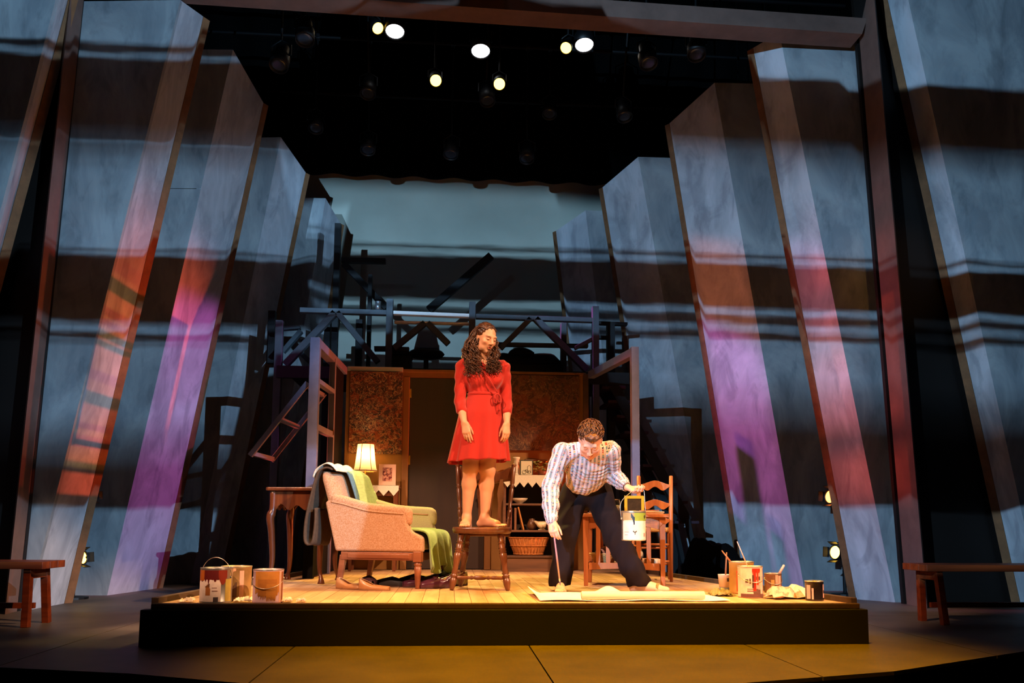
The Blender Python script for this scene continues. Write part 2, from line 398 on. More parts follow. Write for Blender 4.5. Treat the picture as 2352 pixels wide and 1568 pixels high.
# right of the frame
scenic_flat('leaning grey flat cut off by the right edge of the photo', *F3((2700, 1388), (2395, 1388), (2345, 1389), (2420, -60), (2073, -60), (2026, -60), 7.55, 7.8), -1)
scenic_flat('tall leaning grey flat just inside the right portal jamb', *F3((2116, 1384), (2056, 1382), (1967, 1376), (2000, 84), (1790, 75), (1730, 110), 8.1, 8.43), -1)
scenic_flat('second leaning grey flat inside the right jamb with violet lit side', *F3((2010, 1357), (1848, 1356), (1712, 1347), (1790, 193), (1641, 190), (1538, 283), 9.52, 10.0), -1)
scenic_flat('third leaning grey flat from the right jamb behind the staircase', *F3((1780, 1333), (1640, 1333), (1530, 1329), (1560, 363), (1466, 360), (1384, 430), 10.8, 11.3), -1)
scenic_flat('smallest leaning grey flat on the right beside the backcloth', *F3((1560, 1318), (1445, 1318), (1372, 1316), (1430, 486), (1345, 483), (1277, 530), 11.8, 12.1), -1)
# ================================================================== PLATFORM
m_plank = mat('honey plank', 'cfa478', .5, spec=.4, vary=(10, .35, .7), stretch=(1, .07, 1), col2='a87c4e', bump=(40, .1))
t_ = NT(m_plank.node_tree); b_n = m_plank.node_tree.nodes['Principled BSDF']
old = b_n.inputs['Base Color'].links[0].from_socket
rnd = t_.n('ShaderNodeObjectInfo').outputs['Random']
t_.put(b_n.inputs['Base Color'], t_.mix(t_.math('MULTIPLY', rnd, .55), old, lin('9a6c44')))
m_riser = mat('black riser paint', '0f0c0a', .7, vary=(6, .8, 1.2))
m_curb = mat('dark curb', '4a3525', .6, vary=(12, .8, 1.2))
PL, PR_, QR, QL = V(-1.811, 5.33, 0), V(2.677, 5.33, 0), V(1.93, 9.5, 0), V(-1.24, 9.5, 0)
plat = thing('platform', 'low black edged stage platform with a golden plank deck', 'platform', (.43, 7.2, 0))
zz = V(0, 0, PZ-.022)
MB().prism([PL+V(.03,.03,0), PR_+V(-.03,.03,0), QR, QL], zz).build('base', m_riser, plat, world=True)
MB().b2((-1.86, 5.255, .0), (2.715, 5.335, PZ-.03)).build('riser', m_riser, plat, world=True, bevel=.004)
MB().b2((-1.81, 5.29, PZ-.03), (2.68, 5.345, PZ+.004)).build('nosing', m_curb, plat, world=True, bevel=.004)
def xedge(y): return PL.x+(QL.x-PL.x)*(y-5.33)/4.17, PR_.x+(QR.x-PR_.x)*(y-5.33)/4.17
def ylim(x):
    if x < QL.x: return 5.35+max(0, (x-PL.x)/(QL.x-PL.x))*4.12
    if x > QR.x: return 5.35+max(0, (PR_.x-x)/(PR_.x-QR.x))*4.12
    return 9.46
for a, b in ((PL, QL), (PR_, QR)):
    s_ = 1 if a is PL else -1
    MB().beam(a+V(0, .03, PZ-.0), b+V(0, 0, PZ-.0), .045, .07).build('curb', m_curb, plat, world=True, bevel=.003)
rr = random.Random(4)
x = PL.x+.03; pw = .1075
while x < PR_.x-.04:
    xa, xb = x+.0015, min(x+pw-.0015, PR_.x-.03)
    y = 5.345; first = True
    ya_, yb_ = ylim(xa), ylim(xb)
    while y < max(ya_, yb_)-.02:
        ln = rr.uniform(.25, 1.0) if first else rr.uniform(.7, 1.3); first = False
        e0, e1 = min(y+ln, ya_), min(y+ln, yb_)
        s0, s1 = min(y, ya_), min(y, yb_)
        z0, z1 = PZ-.022, PZ-rr.uniform(.0003, .0016)
        if max(e0-s0, e1-s1) > .02:
            MB().hexa([V(xa,s0,z0), V(xb,s1,z0), V(xb,max(e1-.002,s1+.001),z0), V(xa,max(e0-.002,s0+.001),z0), V(xa,s0,z1), V(xb,s1,z1), V(xb,max(e1-.002,s1+.001),z1), V(xa,max(e0-.002,s0+.001),z1)]).build('plank', m_plank, plat, world=True)
        y += ln
    x += pw
# ================================================================== SET WALL
YW = 9.2
m_wall = mat('mustard plaster', '8a5f2c', .8, vary=(2.5, .8, 1.12))
m_trimw = mat('door casing', '7d4f20', .6, vary=(8, .85, 1.1), stretch=(1, 1, .1))
m_door = mat('dark brown door', '26140b', .5, vary=(10, .8, 1.2), stretch=(1, 1, .08))
m_ledge = mat('grey ledge', 'a9a9a6', .6)
wl, wr = at(803, 850, YW).x, at(1345, 858, YW).x
wz = at(1000, 852, YW).z
dl, dr = at(939, 1000, YW).x, at(1112, 1250, YW).x
dz = at(1000, 867, YW).z
wall = setting('wall_rear', loc=(0, YW, PZ))
MB().b2((wl, YW, PZ+.003), (dl-.07, YW+.08, wz-.02)).build('wall_panel', m_wall, wall, world=True)
MB().b2((dr+.07, YW, PZ+.003), (wr, YW+.08, wz-.02)).build('wall_panel', m_wall, wall, world=True)
MB().b2((dl-.07, YW, dz), (dr+.07, YW+.08, wz-.02)).build('lintel', m_trimw, wall, world=True)
for x0, x1 in ((dl-.07, dl), (dr, dr+.07)):
    MB().b2((x0, YW-.02, PZ+.003), (x1, YW+.08, dz)).build('door_jamb', m_trimw, wall, world=True, bevel=.004)
MB().b2((wl-.02, YW-.03, wz-.02), (at(926, 850, YW).x, YW+.12, wz+.03)).build('ledge', m_ledge, wall, world=True, bevel=.004)
MB().b2((at(926, 850, YW).x, YW-.02, wz-.02), (wr, YW+.12, wz+.012)).build('ledge', m_trimw, wall, world=True, bevel=.004)
MB().b2((wl-.03, YW-.025, PZ+.003), (wl+.015, YW+.09, wz)).build('corner_post', m_trimw, wall, world=True, bevel=.004)
MB().b2((wr-.03, YW-.025, PZ+.003), (wr+.03, YW+.09, wz)).build('corner_post', m_curb, wall, world=True, bevel=.004)
door = setting('door_1', loc=((dl+dr)/2, YW, PZ))
leaf = MB().b2((dl+.005, YW+.02, PZ+.01), (dr-.005, YW+.06, dz-.005)).build('door_leaf', m_door, door, world=True)
for z in (.55, 1.2, 1.95):
    MB().b2((dl-.004, YW+.005, PZ+z-.05), (dl+.02, YW+.03, PZ+z+.05)).build('hinge', mat('old brass', '8a6a2e', .4, 1.), leaf, world=True)
MB().lathe([(.012, 0), (.012, .03), (.028, .045), (.03, .06), (.02, .072), (0, .075)], 14, (dr-.07, YW+.02, PZ+.95), rot('X', PI/2)).build('door_knob', MATS['old brass'], leaf, world=True, smooth=True)
# --- paintings (drip canvases)
def drip(name, seed, base, cols, sc):
    m = mat(name, base, .7); t = NT(m.node_tree); b = m.node_tree.nodes['Principled BSDF']
    g = t.n('ShaderNodeTexCoord').outputs['Object']; c = lin(base)
    for i, (col, s, th, wd) in enumerate(cols):
        q = t.n('ShaderNodeVectorMath', operation='ADD'); t.put(q.inputs[0], g); q.inputs[1].default_value = (seed+i*3.1, i*1.7, seed*2.+i)
        nz = t.noise(q.outputs[0], s*sc, 5., .55, 2.2)
        line = t.mapr(t.math('ABSOLUTE', t.math('SUBTRACT', nz, th)), wd*.4, wd, 1., 0.)
        c = t.mix(line, c, lin(col))
    t.put(b.inputs['Base Color'], c)
    q = t.n('ShaderNodeBump'); q.inputs['Strength'].default_value = .4; q.inputs['Distance'].default_value = .004
    t.put(q.inputs['Height'], t.noise(g, 60, 3.)); t.put(b.inputs['Normal'], q.outputs[0])
    return m
m_p1 = drip('rust drip paint', 1.3, '5a2e18', [('8a5a38', 3, .5, .035), ('34201a', 4, .45, .05), ('a07850', 5, .55, .014), ('7a3618', 4, .42, .06), ('241612', 7, .52, .03), ('b89a74', 8, .48, .009)], 1.)
m_p2 = drip('umber drip paint', 5.2, '4a2c18', [('5a3a22', 2, .5, .08), ('3a2214', 3, .46, .06), ('785a38', 5, .55, .012), ('5c3018', 4, .4, .05), ('8a6c48', 6, .5, .007)], 1.)
def canvas(label, p0, p1, m):
    a, b = at(*p0, YW-.02), at(*p1, YW-.02)
    t = thing('drip_painting', label, 'painting', ((a.x+b.x)/2, YW, b.z), group='unframed canvases on the set wall')
    MB().b2((a.x, YW-.04, b.z), (b.x, YW-.022, a.z)).build('canvas', m, t, world=True)
    for x in (a.x+.02, b.x-.02):
        MB().b2((x-.015, YW-.022, b.z+.005), (x+.015, YW-.001, a.z-.005)).build('stretcher_bar', m_curb, t, world=True)
canvas('narrow rust and cream drip painting above the lit lamp', (806, 853), (922, 1043), m_p1)
canvas('wide dark brown drip painting on the wall behind the woman', (1148, 861), (1330, 1036), m_p2)
# ================================================================== SIDE FRAMES
m_tim = mat('timber tinted with magenta light', '5a5872', .65, vary=(8, .85, 1.1))  # timber base turned violet to carry the magenta light falling on it
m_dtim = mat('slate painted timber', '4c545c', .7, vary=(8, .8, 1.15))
tw = 2.42
P0, P1, P2 = V(-1.263, 7.70, 0), V(-1.205, 8.45, 0), V(wl-.06, 9.12, 0)
lf = thing('window_frame', 'open timber window frame with tilted sash left of the armchair', 'window frame', (P0.x, P0.y, PZ))
MB().beam(P0+V(0,0,1.05), P0+V(0,0,tw+.045), .09, .09).build('post', m_tim, lf, world=True, bevel=.004)
MB().beam(P0+V(0,0,PZ), P0+V(0,0,1.05), .09, .09).build('post_foot_unlit', m_black, lf, world=True)  # same post in black below the sill, painted as if unlit
MB().beam(P0.lerp(P1, .06)+V(0,0,.64), P1+V(0,0,.64), .02, .76, up=(0,0,1)).build('black_panel', m_black, lf, world=True)
MB().beam(P1+V(0,0,1.33), P2.lerp(P1, .02)+V(0,0,1.33), .02, 2.12, up=(0,0,1)).build('black_panel', m_black, lf, world=True)
MB().beam(P1+V(0,0,PZ), P1+V(0,0,tw), .06, .07).build('post', m_tim, lf, world=True, bevel=.004)
MB().beam(P0+V(0,.045,tw), P2+V(0,0,tw), .09, .08).build('top_rail', m_tim, lf, world=True, bevel=.004)
for z, th in ((at(737, 873, 7.75).z, .045), (at(737, 980, 7.75).z, .06), (at(737, 1090, 7.75).z, .07)):
    MB().beam(P0+V(0,.045,z), P1+V(0,-.03,z), .06, th).build('rail', m_tim, lf, world=True, bevel=.003)
S0, S1 = V(-1.33, 7.74, 2.05), V(-1.27, 8.38, 2.05)
T0, T1 = V(-1.83, 7.74, 1.36), V(-1.77, 8.38, 1.36)
sash = MB().beam(S0, T0, .045, .045).build('sash_stile', m_tim, lf, world=True, bevel=.003)
MB().beam(S1, T1, .045, .045).build('sash_stile', m_tim, lf, world=True, bevel=.003)
for f in (.03, .5, .97):
    MB().beam(S0.lerp(T0, f), S1.lerp(T1, f), .04, .04).build('sash_rail', m_tim, lf, world=True, bevel=.003)
MB().box((-1.2, 8.42, 1.66), (.05, .06, .05)).build('catch', MATS['old brass'], lf, world=True)
P3, P4 = V(1.779, 7.825, 0), V(wr+.05, 9.12, 0)
rf = thing('wall_frame', 'bare timber post and top rail right of the set wall', 'frame', (P3.x, P3.y, PZ))
MB().beam(P3+V(0,0,PZ), P3+V(0,0,tw+.055), .075, .075).build('post', m_tim, rf, world=True, bevel=.004)
MB().beam(P3+V(0,.04,tw+.01), P4+V(0,0,tw+.01), .075, .08).build('top_rail', m_tim, rf, world=True, bevel=.004)
# ================================================================== LOFT
YL = 9.75
loft = thing('loft', 'slate timber loft with diagonal braces and black deck above the set wall', 'loft', (0, YL, 0))
def lb(a, b, wpx, Y=YL, nm='brace', m=None, d=.09):
    p, q = at(*a, Y), at(*b, Y); wd = wpx*Y/F
    MB().beam(p, q, d, wd, up=(q-p).cross(V(0, 1, 0)) if True else None).build(nm, m or m_dtim, loft, world=True, bevel=.003)
def lp(px, y0, y1, wpx, Y=YL, m=None, foot=False):
    p, q = at(px, y0, Y), at(px+(y1-y0)*.0*1, y1, Y); q.x = p.x
    if foot: q.z = 0
    wd = wpx*Y/F
    MB().b2((p.x-wd/2, Y-.05, q.z), (p.x+wd/2, Y+.05, p.z)).build('post', m or m_dtim, loft, world=True, bevel=.003)
lp(896, 688, 846, 15, foot=True); lp(1085, 695, 846, 15, foot=True); lp(1367, 705, 1010, 15, foot=True); lp(643, 737, 846, 16, foot=True); lp(1294, 743, 846, 13, YL+.1, foot=True)
lb((690, 713), (889, 719), 11, nm='top_rail'); lb((1093, 727), (1360, 736), 10, nm='top_rail')
lb((904, 719), (1078, 726), 8, nm='handrail', m=mat('rail whitened by painted light', 'f2f2f0', .5)); lb((906, 740), (1078, 744), 4, nm='handrail', m=MATS['rail whitened by painted light'])  # lit metal rail: its brightness is put into the white colour
lb((770, 718), (655, 838), 15); lb((775, 718), (868, 832), 13); lb((982, 742), (1030, 790), 13); lb((976, 742), (905, 800), 13)
lb((1218, 732), (1150, 800), 11); lb((1230, 732), (1348, 850), 14); lb((1320, 800), (1362, 778), 8)
lb((650, 755), (690, 752), 8, YL+.2); lb((692, 760), (650, 808), 10, YL+.2); lb((690, 810), (722, 840), 11, YL+.2); lb((692, 784), (722, 784), 9, YL+.2)
lb((860, 801), (890, 801), 10, YL+.1, 'lower_rail'); lb((902, 802), (940, 803), 10, YL+.1, 'lower_rail'); lb((1093, 790), (1350, 795), 8, YL+.1, 'lower_rail')
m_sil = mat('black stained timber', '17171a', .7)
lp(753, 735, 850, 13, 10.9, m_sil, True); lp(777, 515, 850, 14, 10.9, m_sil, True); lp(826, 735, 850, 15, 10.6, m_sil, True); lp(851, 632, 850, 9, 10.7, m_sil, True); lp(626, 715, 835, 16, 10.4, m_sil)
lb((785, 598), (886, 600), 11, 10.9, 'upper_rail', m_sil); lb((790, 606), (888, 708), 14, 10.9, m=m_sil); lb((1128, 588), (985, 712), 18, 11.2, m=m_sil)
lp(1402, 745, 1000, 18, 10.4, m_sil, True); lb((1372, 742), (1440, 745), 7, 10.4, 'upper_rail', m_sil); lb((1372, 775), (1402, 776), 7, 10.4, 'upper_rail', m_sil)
# deck of the loft
z0 = at(1000, 851, YL).z
dk = loft
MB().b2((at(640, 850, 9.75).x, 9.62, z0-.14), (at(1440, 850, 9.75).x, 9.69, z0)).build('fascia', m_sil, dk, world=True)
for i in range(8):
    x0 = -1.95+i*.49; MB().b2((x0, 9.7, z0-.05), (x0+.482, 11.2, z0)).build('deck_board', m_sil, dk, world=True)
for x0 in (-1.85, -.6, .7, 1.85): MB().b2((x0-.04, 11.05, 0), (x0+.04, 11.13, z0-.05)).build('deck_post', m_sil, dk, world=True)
# things lying in the dark on the loft
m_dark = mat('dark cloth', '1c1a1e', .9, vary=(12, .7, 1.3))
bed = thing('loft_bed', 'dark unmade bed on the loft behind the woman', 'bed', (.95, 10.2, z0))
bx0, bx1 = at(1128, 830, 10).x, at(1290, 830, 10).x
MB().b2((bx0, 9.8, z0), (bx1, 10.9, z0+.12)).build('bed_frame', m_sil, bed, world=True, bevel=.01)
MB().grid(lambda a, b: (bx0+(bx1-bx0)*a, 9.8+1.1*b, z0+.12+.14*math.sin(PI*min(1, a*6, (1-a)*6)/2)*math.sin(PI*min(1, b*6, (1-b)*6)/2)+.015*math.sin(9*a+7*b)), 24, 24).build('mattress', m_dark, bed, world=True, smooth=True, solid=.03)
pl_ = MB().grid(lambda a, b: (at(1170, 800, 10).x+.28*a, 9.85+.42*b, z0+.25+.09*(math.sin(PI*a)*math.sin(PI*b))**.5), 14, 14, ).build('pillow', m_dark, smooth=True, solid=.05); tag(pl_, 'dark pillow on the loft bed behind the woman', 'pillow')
bg = thing('work_stool', 'dark swivel chair silhouette on the loft left of the woman', 'chair', (at(978, 850, 10.1).x, 10.15, z0))
MB().lathe([(.03, 0), (.03, .22), (.05, .24)], 10).build('column', m_sil, bg)
for i in range(5):
    a = i*2*PI/5; MB().beam((0, 0, .03), (.2*math.cos(a), .2*math.sin(a), .02), .03, .03).build('foot', m_sil, bg)
MB().lathe([(0, .24), (.2, .245), (.23, .28), (.2, .31), (0, .315)], 20).build('seat', m_dark, bg, smooth=True)
MB().grid(lambda a, b: ((a-.5)*.32*(1-.35*b), .17+.03*b, .37+.26*b), 8, 8).build('backrest', mat('steel grey plastic', '6d737a', .5), bg, smooth=True, solid=.03)
MB().beam((0, .15, .29), (0, .19, .42), .05, .02).build('back_stem', m_sil, bg)
tk = thing('storage_trunk', 'black trunk on the loft beside the swivel chair', 'trunk', (at(918, 850, 10.).x, 10.05, z0))
MB().b2((-.14, -.2, 0), (.14, .2, .2)).build('body', m_sil, tk, bevel=.01)
MB().b2((-.145, -.205, .205), (.145, .205, .25)).build('lid', m_dark, tk, bevel=.015)
cn = thing('paint_tin', 'small grey tin standing on the loft rail left of the bright rail', 'tin', (at(868, 712, YL).x, YL, at(868, 713, YL).z))
MB().lathe([(.035, 0), (.035, .1), (.03, .1)], 14).build('body', mat('tin grey', '9aa0a6', .35, .8), cn, smooth=True)
MB().lathe([(.037, .1), (.037, .108), (0, .11)], 14).build('lid', MATS['tin grey'], cn, smooth=True)
# ================================================================== STAIRCASE
st = thing('ladder_stair', 'steep dark open tread stair coming down from the loft on the right', 'stairs', (at(1500, 1300, 10).x, 10., 0))
m_step = mat('plum stained tread', '3b2530', .6, vary=(8, .8, 1.2))
tips = [(1437, 886), (1452, 919), (1472, 953), (1490, 990), (1511, 1028), (1532, 1066), (1556, 1108), (1580, 1150), (1606, 1196)]
ends = []
for i, (px, py) in enumerate(tips):
    p = at(px, py, 9.95); ends.append(p)
    MB().b2((p.x-.30, 9.95, p.z-.035), (p.x, 10.6, p.z)).build('tread', m_step, st, world=True, bevel=.004)
a, b = ends[0], ends[-1]
for y in (9.96, 10.57):
    lo_ = V(b.x-.1+ (b.z-0)/(a.z-b.z)*(b.x-a.x), y, 0)
    MB().beam(V(a.x-.15, y, a.z), V(b.x-.15, y, b.z), .05, .12).build('stringer', m_sil, st, world=True)
    MB().beam(V(b.x-.15, y, b.z+.02), V(b.x+.02, y, 0), .05, .1).build('stringer', m_sil, st, world=True)
MB().b2((at(1565, 1000, 9.9).x, 10.62, 0), (at(1590, 1000, 9.9).x, 10.68, .9)).build('newel', m_sil, st, world=True)
hp = thing('covered_crate', 'black cloth covered heap in the dark right of the platform', 'crate', (at(1625, 1320, 9.6).x, 9.35, 0))
MB().grid(lambda a, b: ((a-.5)*.72, (b-.5)*.5, .62*min(1, 5*a, 5*(1-a))**.6*min(1, 5*b, 5*(1-b))**.6*(1-.25*a)+.03*math.sin(17*a)*math.cos(13*b)), 22, 16).build('cloth', m_black, hp, smooth=True, solid=.01)
MB().b2((-.28, -.18, 0), (.28, .18, .3)).build('box', m_sil, hp)
# ================================================================== STAGE LAMPS
m_lampb = mat('black lamp housing', '0e0e10', .5, spec=.4)
m_glow_w = mat('white lens', 'ffffff', .3, emit=('f4f8ff', 9.)); m_glow_a = mat('amber lens', 'ffd070', .3, emit=('ffc23c', 16.)); m_glow_r = mat('orange lens', 'ff9040', .3, emit=('ff8030', 14.)); m_lens_off = mat('unlit lens', '3a4450', .2, .3)
def lamp_fixture(label, lens, aim, R, L, glow, group, barn=False, pipe_z=None, pipe_y=None, kindname='stage_lamp'):
    lens, aim = V(lens), V(aim).normalized()
    t = thing(kindname, label, 'stage light', lens, group=group)
    q = aim.to_track_quat('Z', 'Y').to_matrix()
    hs_ = MB().lathe([(R*.55, -L), (R*.75, -L*.93), (R*.8, -L*.55), (R*1.1, -L*.45), (R*1.12, .012), (R*1.02, .012), (R*1.0, -.01), (R*.5, -.02)], 20, M=q).build('housing', m_lampb, t, smooth=True)
    MB().lathe([(0, .0), (R*.6, .004), (R*.98, -.004), (R*.98, -.012)], 20, M=q).build('lens', glow, hs_, smooth=True)
    x, y, _ = frame_of(aim)
    if barn:
        for v, s in ((x, 1), (x, -1), (y, 1), (y, -1)):
            o = v*(s*R*1.12); c = aim.cross(v)*R*.8; out = aim*R*.85+v*(s*R*.45)
            MB().hexa([o-c, o+c, o+c+v*s*.004, o-c+v*s*.004, o-c+out, o+c+out, o+c+out+v*s*.004, o-c+out+v*s*.004]).build('barn_door', m_lampb, hs_)
    h = V(0, 0, 1); sx = aim.cross(h).normalized() if abs(aim.z) < .97 else V(1, 0, 0)
    mid = -aim*L*.5; top = mid+V(0, 0, R*1.9)
    MB().tube([mid+sx*R*1.2, mid+sx*R*1.2+V(0, 0, R*1.2), top, mid-sx*R*1.2+V(0, 0, R*1.2), mid-sx*R*1.2], .009, 6).build('yoke', m_lampb, t)
    if pipe_z: MB().tube([top, V(top.x, (pipe_y-lens.y) if pipe_y else top.y, pipe_z-lens.z)], .012, 6).build('stem', m_lampb, t); MB().box((top.x, pipe_y-lens.y, pipe_z-lens.z), (.05, .075, .075)).build('clamp', m_lampb, t, bevel=.01)
    return t
m_pipe = mat('black pipe', '121214', .45, .5)
PZ_PIPE = 7.3
for i, (y, z) in enumerate(((8.3, 7.6), (9.5, 7.3), (10.6, 7.2), (11.7, 7.0))):
    lpi = thing('lighting_pipe', ['black lighting pipe nearest the portal header', 'black lighting pipe that carries the lit overhead lamps', 'black lighting pipe with dark lamps above the loft', 'black lighting pipe nearest the backcloth'][i], 'pipe', (0, y, z), group='lighting pipes overhead')
    MB().tube([(-4.6, 0, 0), (4.9, 0, 0)], .025, 8).build('batten', m_pipe, lpi)
    for x_ in (-4, -1.3, 1.5, 4.3): MB().tube([(x_, 0, 0), (x_, 0, 9.9-z)], .006, 5).build('hanger_cable', m_pipe, lpi)
wl_ = [((907, 72), 'white overhead lamp on the left above the armchair'), ((1104, 117), 'white overhead lamp in the middle of the row'), ((1342, 103), 'white overhead lamp on the right beside an amber one')]
for (px, py), lab in wl_:
    p = at(px, py, 9.5); aim = V(.0, -.28, -1)
    lamp_fixture(lab, p, aim, .112, .3, m_glow_w, 'lit white overhead lamps', pipe_z=7.3, pipe_y=9.5)
    spot('white_head', p+aim.normalized()*.03, p+aim, 60, (.85, .92, 1.), 30, .6, .1)
al_ = [((868, 65), 'amber overhead lamp half hidden beside the left white lamp', (.35, -.55, -.7)), ((1300, 110), 'amber overhead lamp close left of the right white lamp', (-.25, -.6, -.7)), ((1001, 185), 'lower amber overhead lamp on the left', (.1, -.8, -.7)), ((1147, 193), 'lower amber overhead lamp on the right', (-.05, -.8, -.7))]
for i, ((px, py), lab, aim) in enumerate(al_):
    p = at(px, py, 9.5); aim = V(aim)
    lamp_fixture(lab, p, aim, .068, .3, m_glow_a, 'lit amber overhead lamps', pipe_z=7.3, pipe_y=9.5)
    spot('amber_back', p+aim.normalized()*.02, (.1+.3*(i % 2), 6.6, .3), 900, (1., .68, .16), 60, .1, .07, frame=FR, cut=CUT)
offs = [(845, 345, 10.6), (1035, 355, 10.6), (1210, 365, 10.6), (1120, 232, 9.9), (845, 215, 9.9), (1435, 268, 9.9), (1262, 262, 10.6), (700, 90, 8.3), (1490, 145, 8.3), (725, 295, 10.6), (1600, 125, 8.3), (640, 150, 8.3)]
desc = ['over the loft left', 'over the loft middle', 'over the loft right', 'above the lower right amber lamp', 'left of the lower amber lamps', 'right of the lit lamps', 'under the middle row', 'at upper left near the header', 'at upper right near the header', 'near the left flats', 'nearest the right flats', 'nearest the left flats']
for (px, py, Y), d in zip(offs, desc):
    p = at(px, py, Y)
    lamp_fixture('unlit dark overhead lamp '+d, p, V(.1*math.sin(px), -.35, -1), .09, .28, m_lens_off, 'unlit overhead lamps', pipe_z={8.3: 7.6, 9.9: 7.3, 10.6: 7.2}[Y], pipe_y={8.3: 8.3, 9.9: 9.5, 10.6: 10.6}[Y])
# side lamps on stands in the wings
LB1 = [(-3.55, 7.4, 0), (-3.53, 8.05, 0), (-2.94, 7.4, 3.4), (-2.92, 8.05, 3.4)]; LB2 = [(-3.47, 8.86, 0), (-3.3, 9.77, 0), (-2.87, 8.86, 3.5), (-2.74, 9.77, 3.5)]
RB1 = [(4.7, 7.5, 0), (4.22, 8.45, 0), (4.0, 7.5, 3.6), (3.62, 8.45, 3.6)]; RB2 = [(4.17, 9.5, 0), (3.5, 10, 0), (3.71, 9.5, 2.9), (3.05, 10, 2.9)]
def wing(label, px, Y, aim, glow, watts, col, size, tgt, R=.07, frame=None):
    p = at(*px, Y); aim = V(aim)
    lamp_fixture(label, p, aim, R, .2, glow, 'low side lamps in the wings', barn=True)
    spot('wing_beam', p+aim.normalized()*.13, tgt, watts, col, size, .8, .05, frame=frame, soft=.09)
    return p
a = wing('upper orange side lamp in the right wing', (1907, 1140), 8.85, (-1, -.45, .12), m_glow_r, 1750, (1., .10, .03), 56, (-3.4, 8.0, 1.75), frame=LB1+LB2)
b = wing('lower amber side lamp in the right wing', (1918, 1268), 8.85, (-1, -.45, .1), m_glow_a, 600, (1., .55, .08), 40, (-3.5, 7.8, .9), frame=LB1)
c = wing('upper orange side lamp in the left wing', (214, 1137), 8.4, (1, -.3, .12), m_glow_r, 1500, (1., .10, .05), 56, (4.2, 8.2, 1.75), .05, frame=RB1)
d = wing('lower amber side lamp in the left wing', (190, 1280), 8.4, (1, -.25, .1), m_glow_a, 400, (1., .55, .08), 36, (4.4, 8.2, .9), .06, frame=RB1)
for p, s, lab in ((a, 1, 'black lamp stand behind the tall right flat'), (c, -1, 'black lamp stand behind the tall left flat')):
    bt = thing('lamp_stand', lab, 'lamp stand', (p.x+s*.16, p.y+.06, 0))
    MB().tube([(0, 0, .02), (0, 0, 1.35)], .02, 8).build('pole', m_pipe, bt)
    MB().lathe([(.14, 0), (.14, .02), (.03, .03)], 16).build('base', m_lampb, bt)
    for z in (p.z, (b if s > 0 else d).z): MB().tube([(0, 0, z), (-s*.12, -.02, z)], .012, 6).build('arm', m_pipe, bt)
spot('magenta_from_right', (2.4, 9.0, 6.9), (-3.15, 9.35, 1.35), 1600, (.80, .17, .72), 30, .3, .05, frame=[(p[0], p[1], min(p[2], 3.2)) for p in LB2])
spot('violet_from_left', (-1.9, 9.62, 6.9), (3.75, 9.75, 1.3), 2300, (.60, .12, .80), 30, .3, .05, frame=RB2)
spot('red_from_left', (-2.3, 9.62, 6.9), (3.5, 9.75, 2.2), 1000, (1., .22, .08), 40, .6, .05, frame=[(p[0], p[1], p[2]*1.4) for p in RB2])
spot('rose_from_left', (-1.4, 8.2, 7.0), (4.3, 8.3, 1.5), 800, (.9, .2, .45), 30, .5, .05, frame=RB1)
spot('leg_amber', (4.2, -1., 4.2), (4.5, 7.9, 3.3), 260, (1., .45, .05), 9, .9, .05)
spot('red_portal_right', (-3.0, 8.5, 1.6), (4.5, 7.8, 1.8), 110, (1., .25, .12), 50, .8, .05)
# ================================================================== FURNITURE
m_mahog = wood('mahogany', '4a2212', '6e3a1e', .32)
m_maple = wood('brown varnished maple', '522a17', '75462a', .3)
m_oak = wood('orange oak', '8e4a22', 'b36a34', .4)
m_dkshelf = wood('walnut shelf', '4a2c18', '6a4224', .5, axis=0)
# --- spindle-back chair the woman stands on (front is -y)
ch = thing('spindle_chair', 'brown turned spindle back chair the woman in red stands on', 'chair', (.265, 6.57, PZ), math.radians(-7))
SH = .478
def seat_ring(z, g):
    out = []
    for k in range(28):
        a = 2*PI*k/28; c, s = math.cos(a), math.sin(a)
        e = .62; px = math.copysign(abs(c)**e, c)*(.232-.02*(s > 0)*abs(s))*g; py = math.copysign(abs(s)**e, s)*.215*g
        out.append((px, py, z))
    return out
MB().rings([seat_ring(SH-.05, .9), seat_ring(SH-.045, .97), seat_ring(SH-.02, 1.), seat_ring(SH-.004, .99), seat_ring(SH, .96), seat_ring(SH-.006, .75), seat_ring(SH-.008, .3)]).build('seat', m_maple, ch, smooth=True)
MB().b2((-.21, .13, SH-.075), (.21, .20, SH-.048)).build('seat_cleat', m_maple, ch, bevel=.006)
legp = [(0, .013), (.03, .018), (.12, .027), (.2, .027), (.225, .017), (.245, .03), (.262, .03), (.28, .018), (.3, .024), (.42, .02), (.55, .028), (.64, .031), (.665, .02), (.685, .031), (.705, .02), (.725, .031), (.745, .022), (.8, .029), (.83, .018), (.85, .029), (.87, .02), (.95, .025), (1., .02)]
tops = {(-1, -1): (-.15, -.14), (1, -1): (.15, -.14), (-1, 1): (-.13, .14), (1, 1): (.13, .14)}
bots = {(-1, -1): (-.215, -.2), (1, -1): (.215, -.2), (-1, 1): (-.19, .2), (1, 1): (.19, .2)}
def legpt(k, z): a, b = bots[k], tops[k]; f = z/(SH-.05); return V(a[0]+(b[0]-a[0])*f, a[1]+(b[1]-a[1])*f, z)
for k in tops: MB().turned(legpt(k, 0), legpt(k, SH-.05), legp).build('leg', m_maple, ch, smooth=True)
strp = [(0, .009), (.1, .014), (.25, .015), (.3, .011), (.34, .017), (.38, .011), (.42, .017), (.5, .018), (.58, .017), (.62, .011), (.66, .017), (.7, .011), (.75, .015), (.9, .014), (1, .009)]
for p, q, z in (((-1, -1), (-1, 1), .12), ((1, -1), (1, 1), .12), ((-1, -1), (1, -1), .095)):
    MB().turned(legpt(p, z), legpt(q, z), strp, 10).build('stretcher', m_maple, ch, smooth=True)
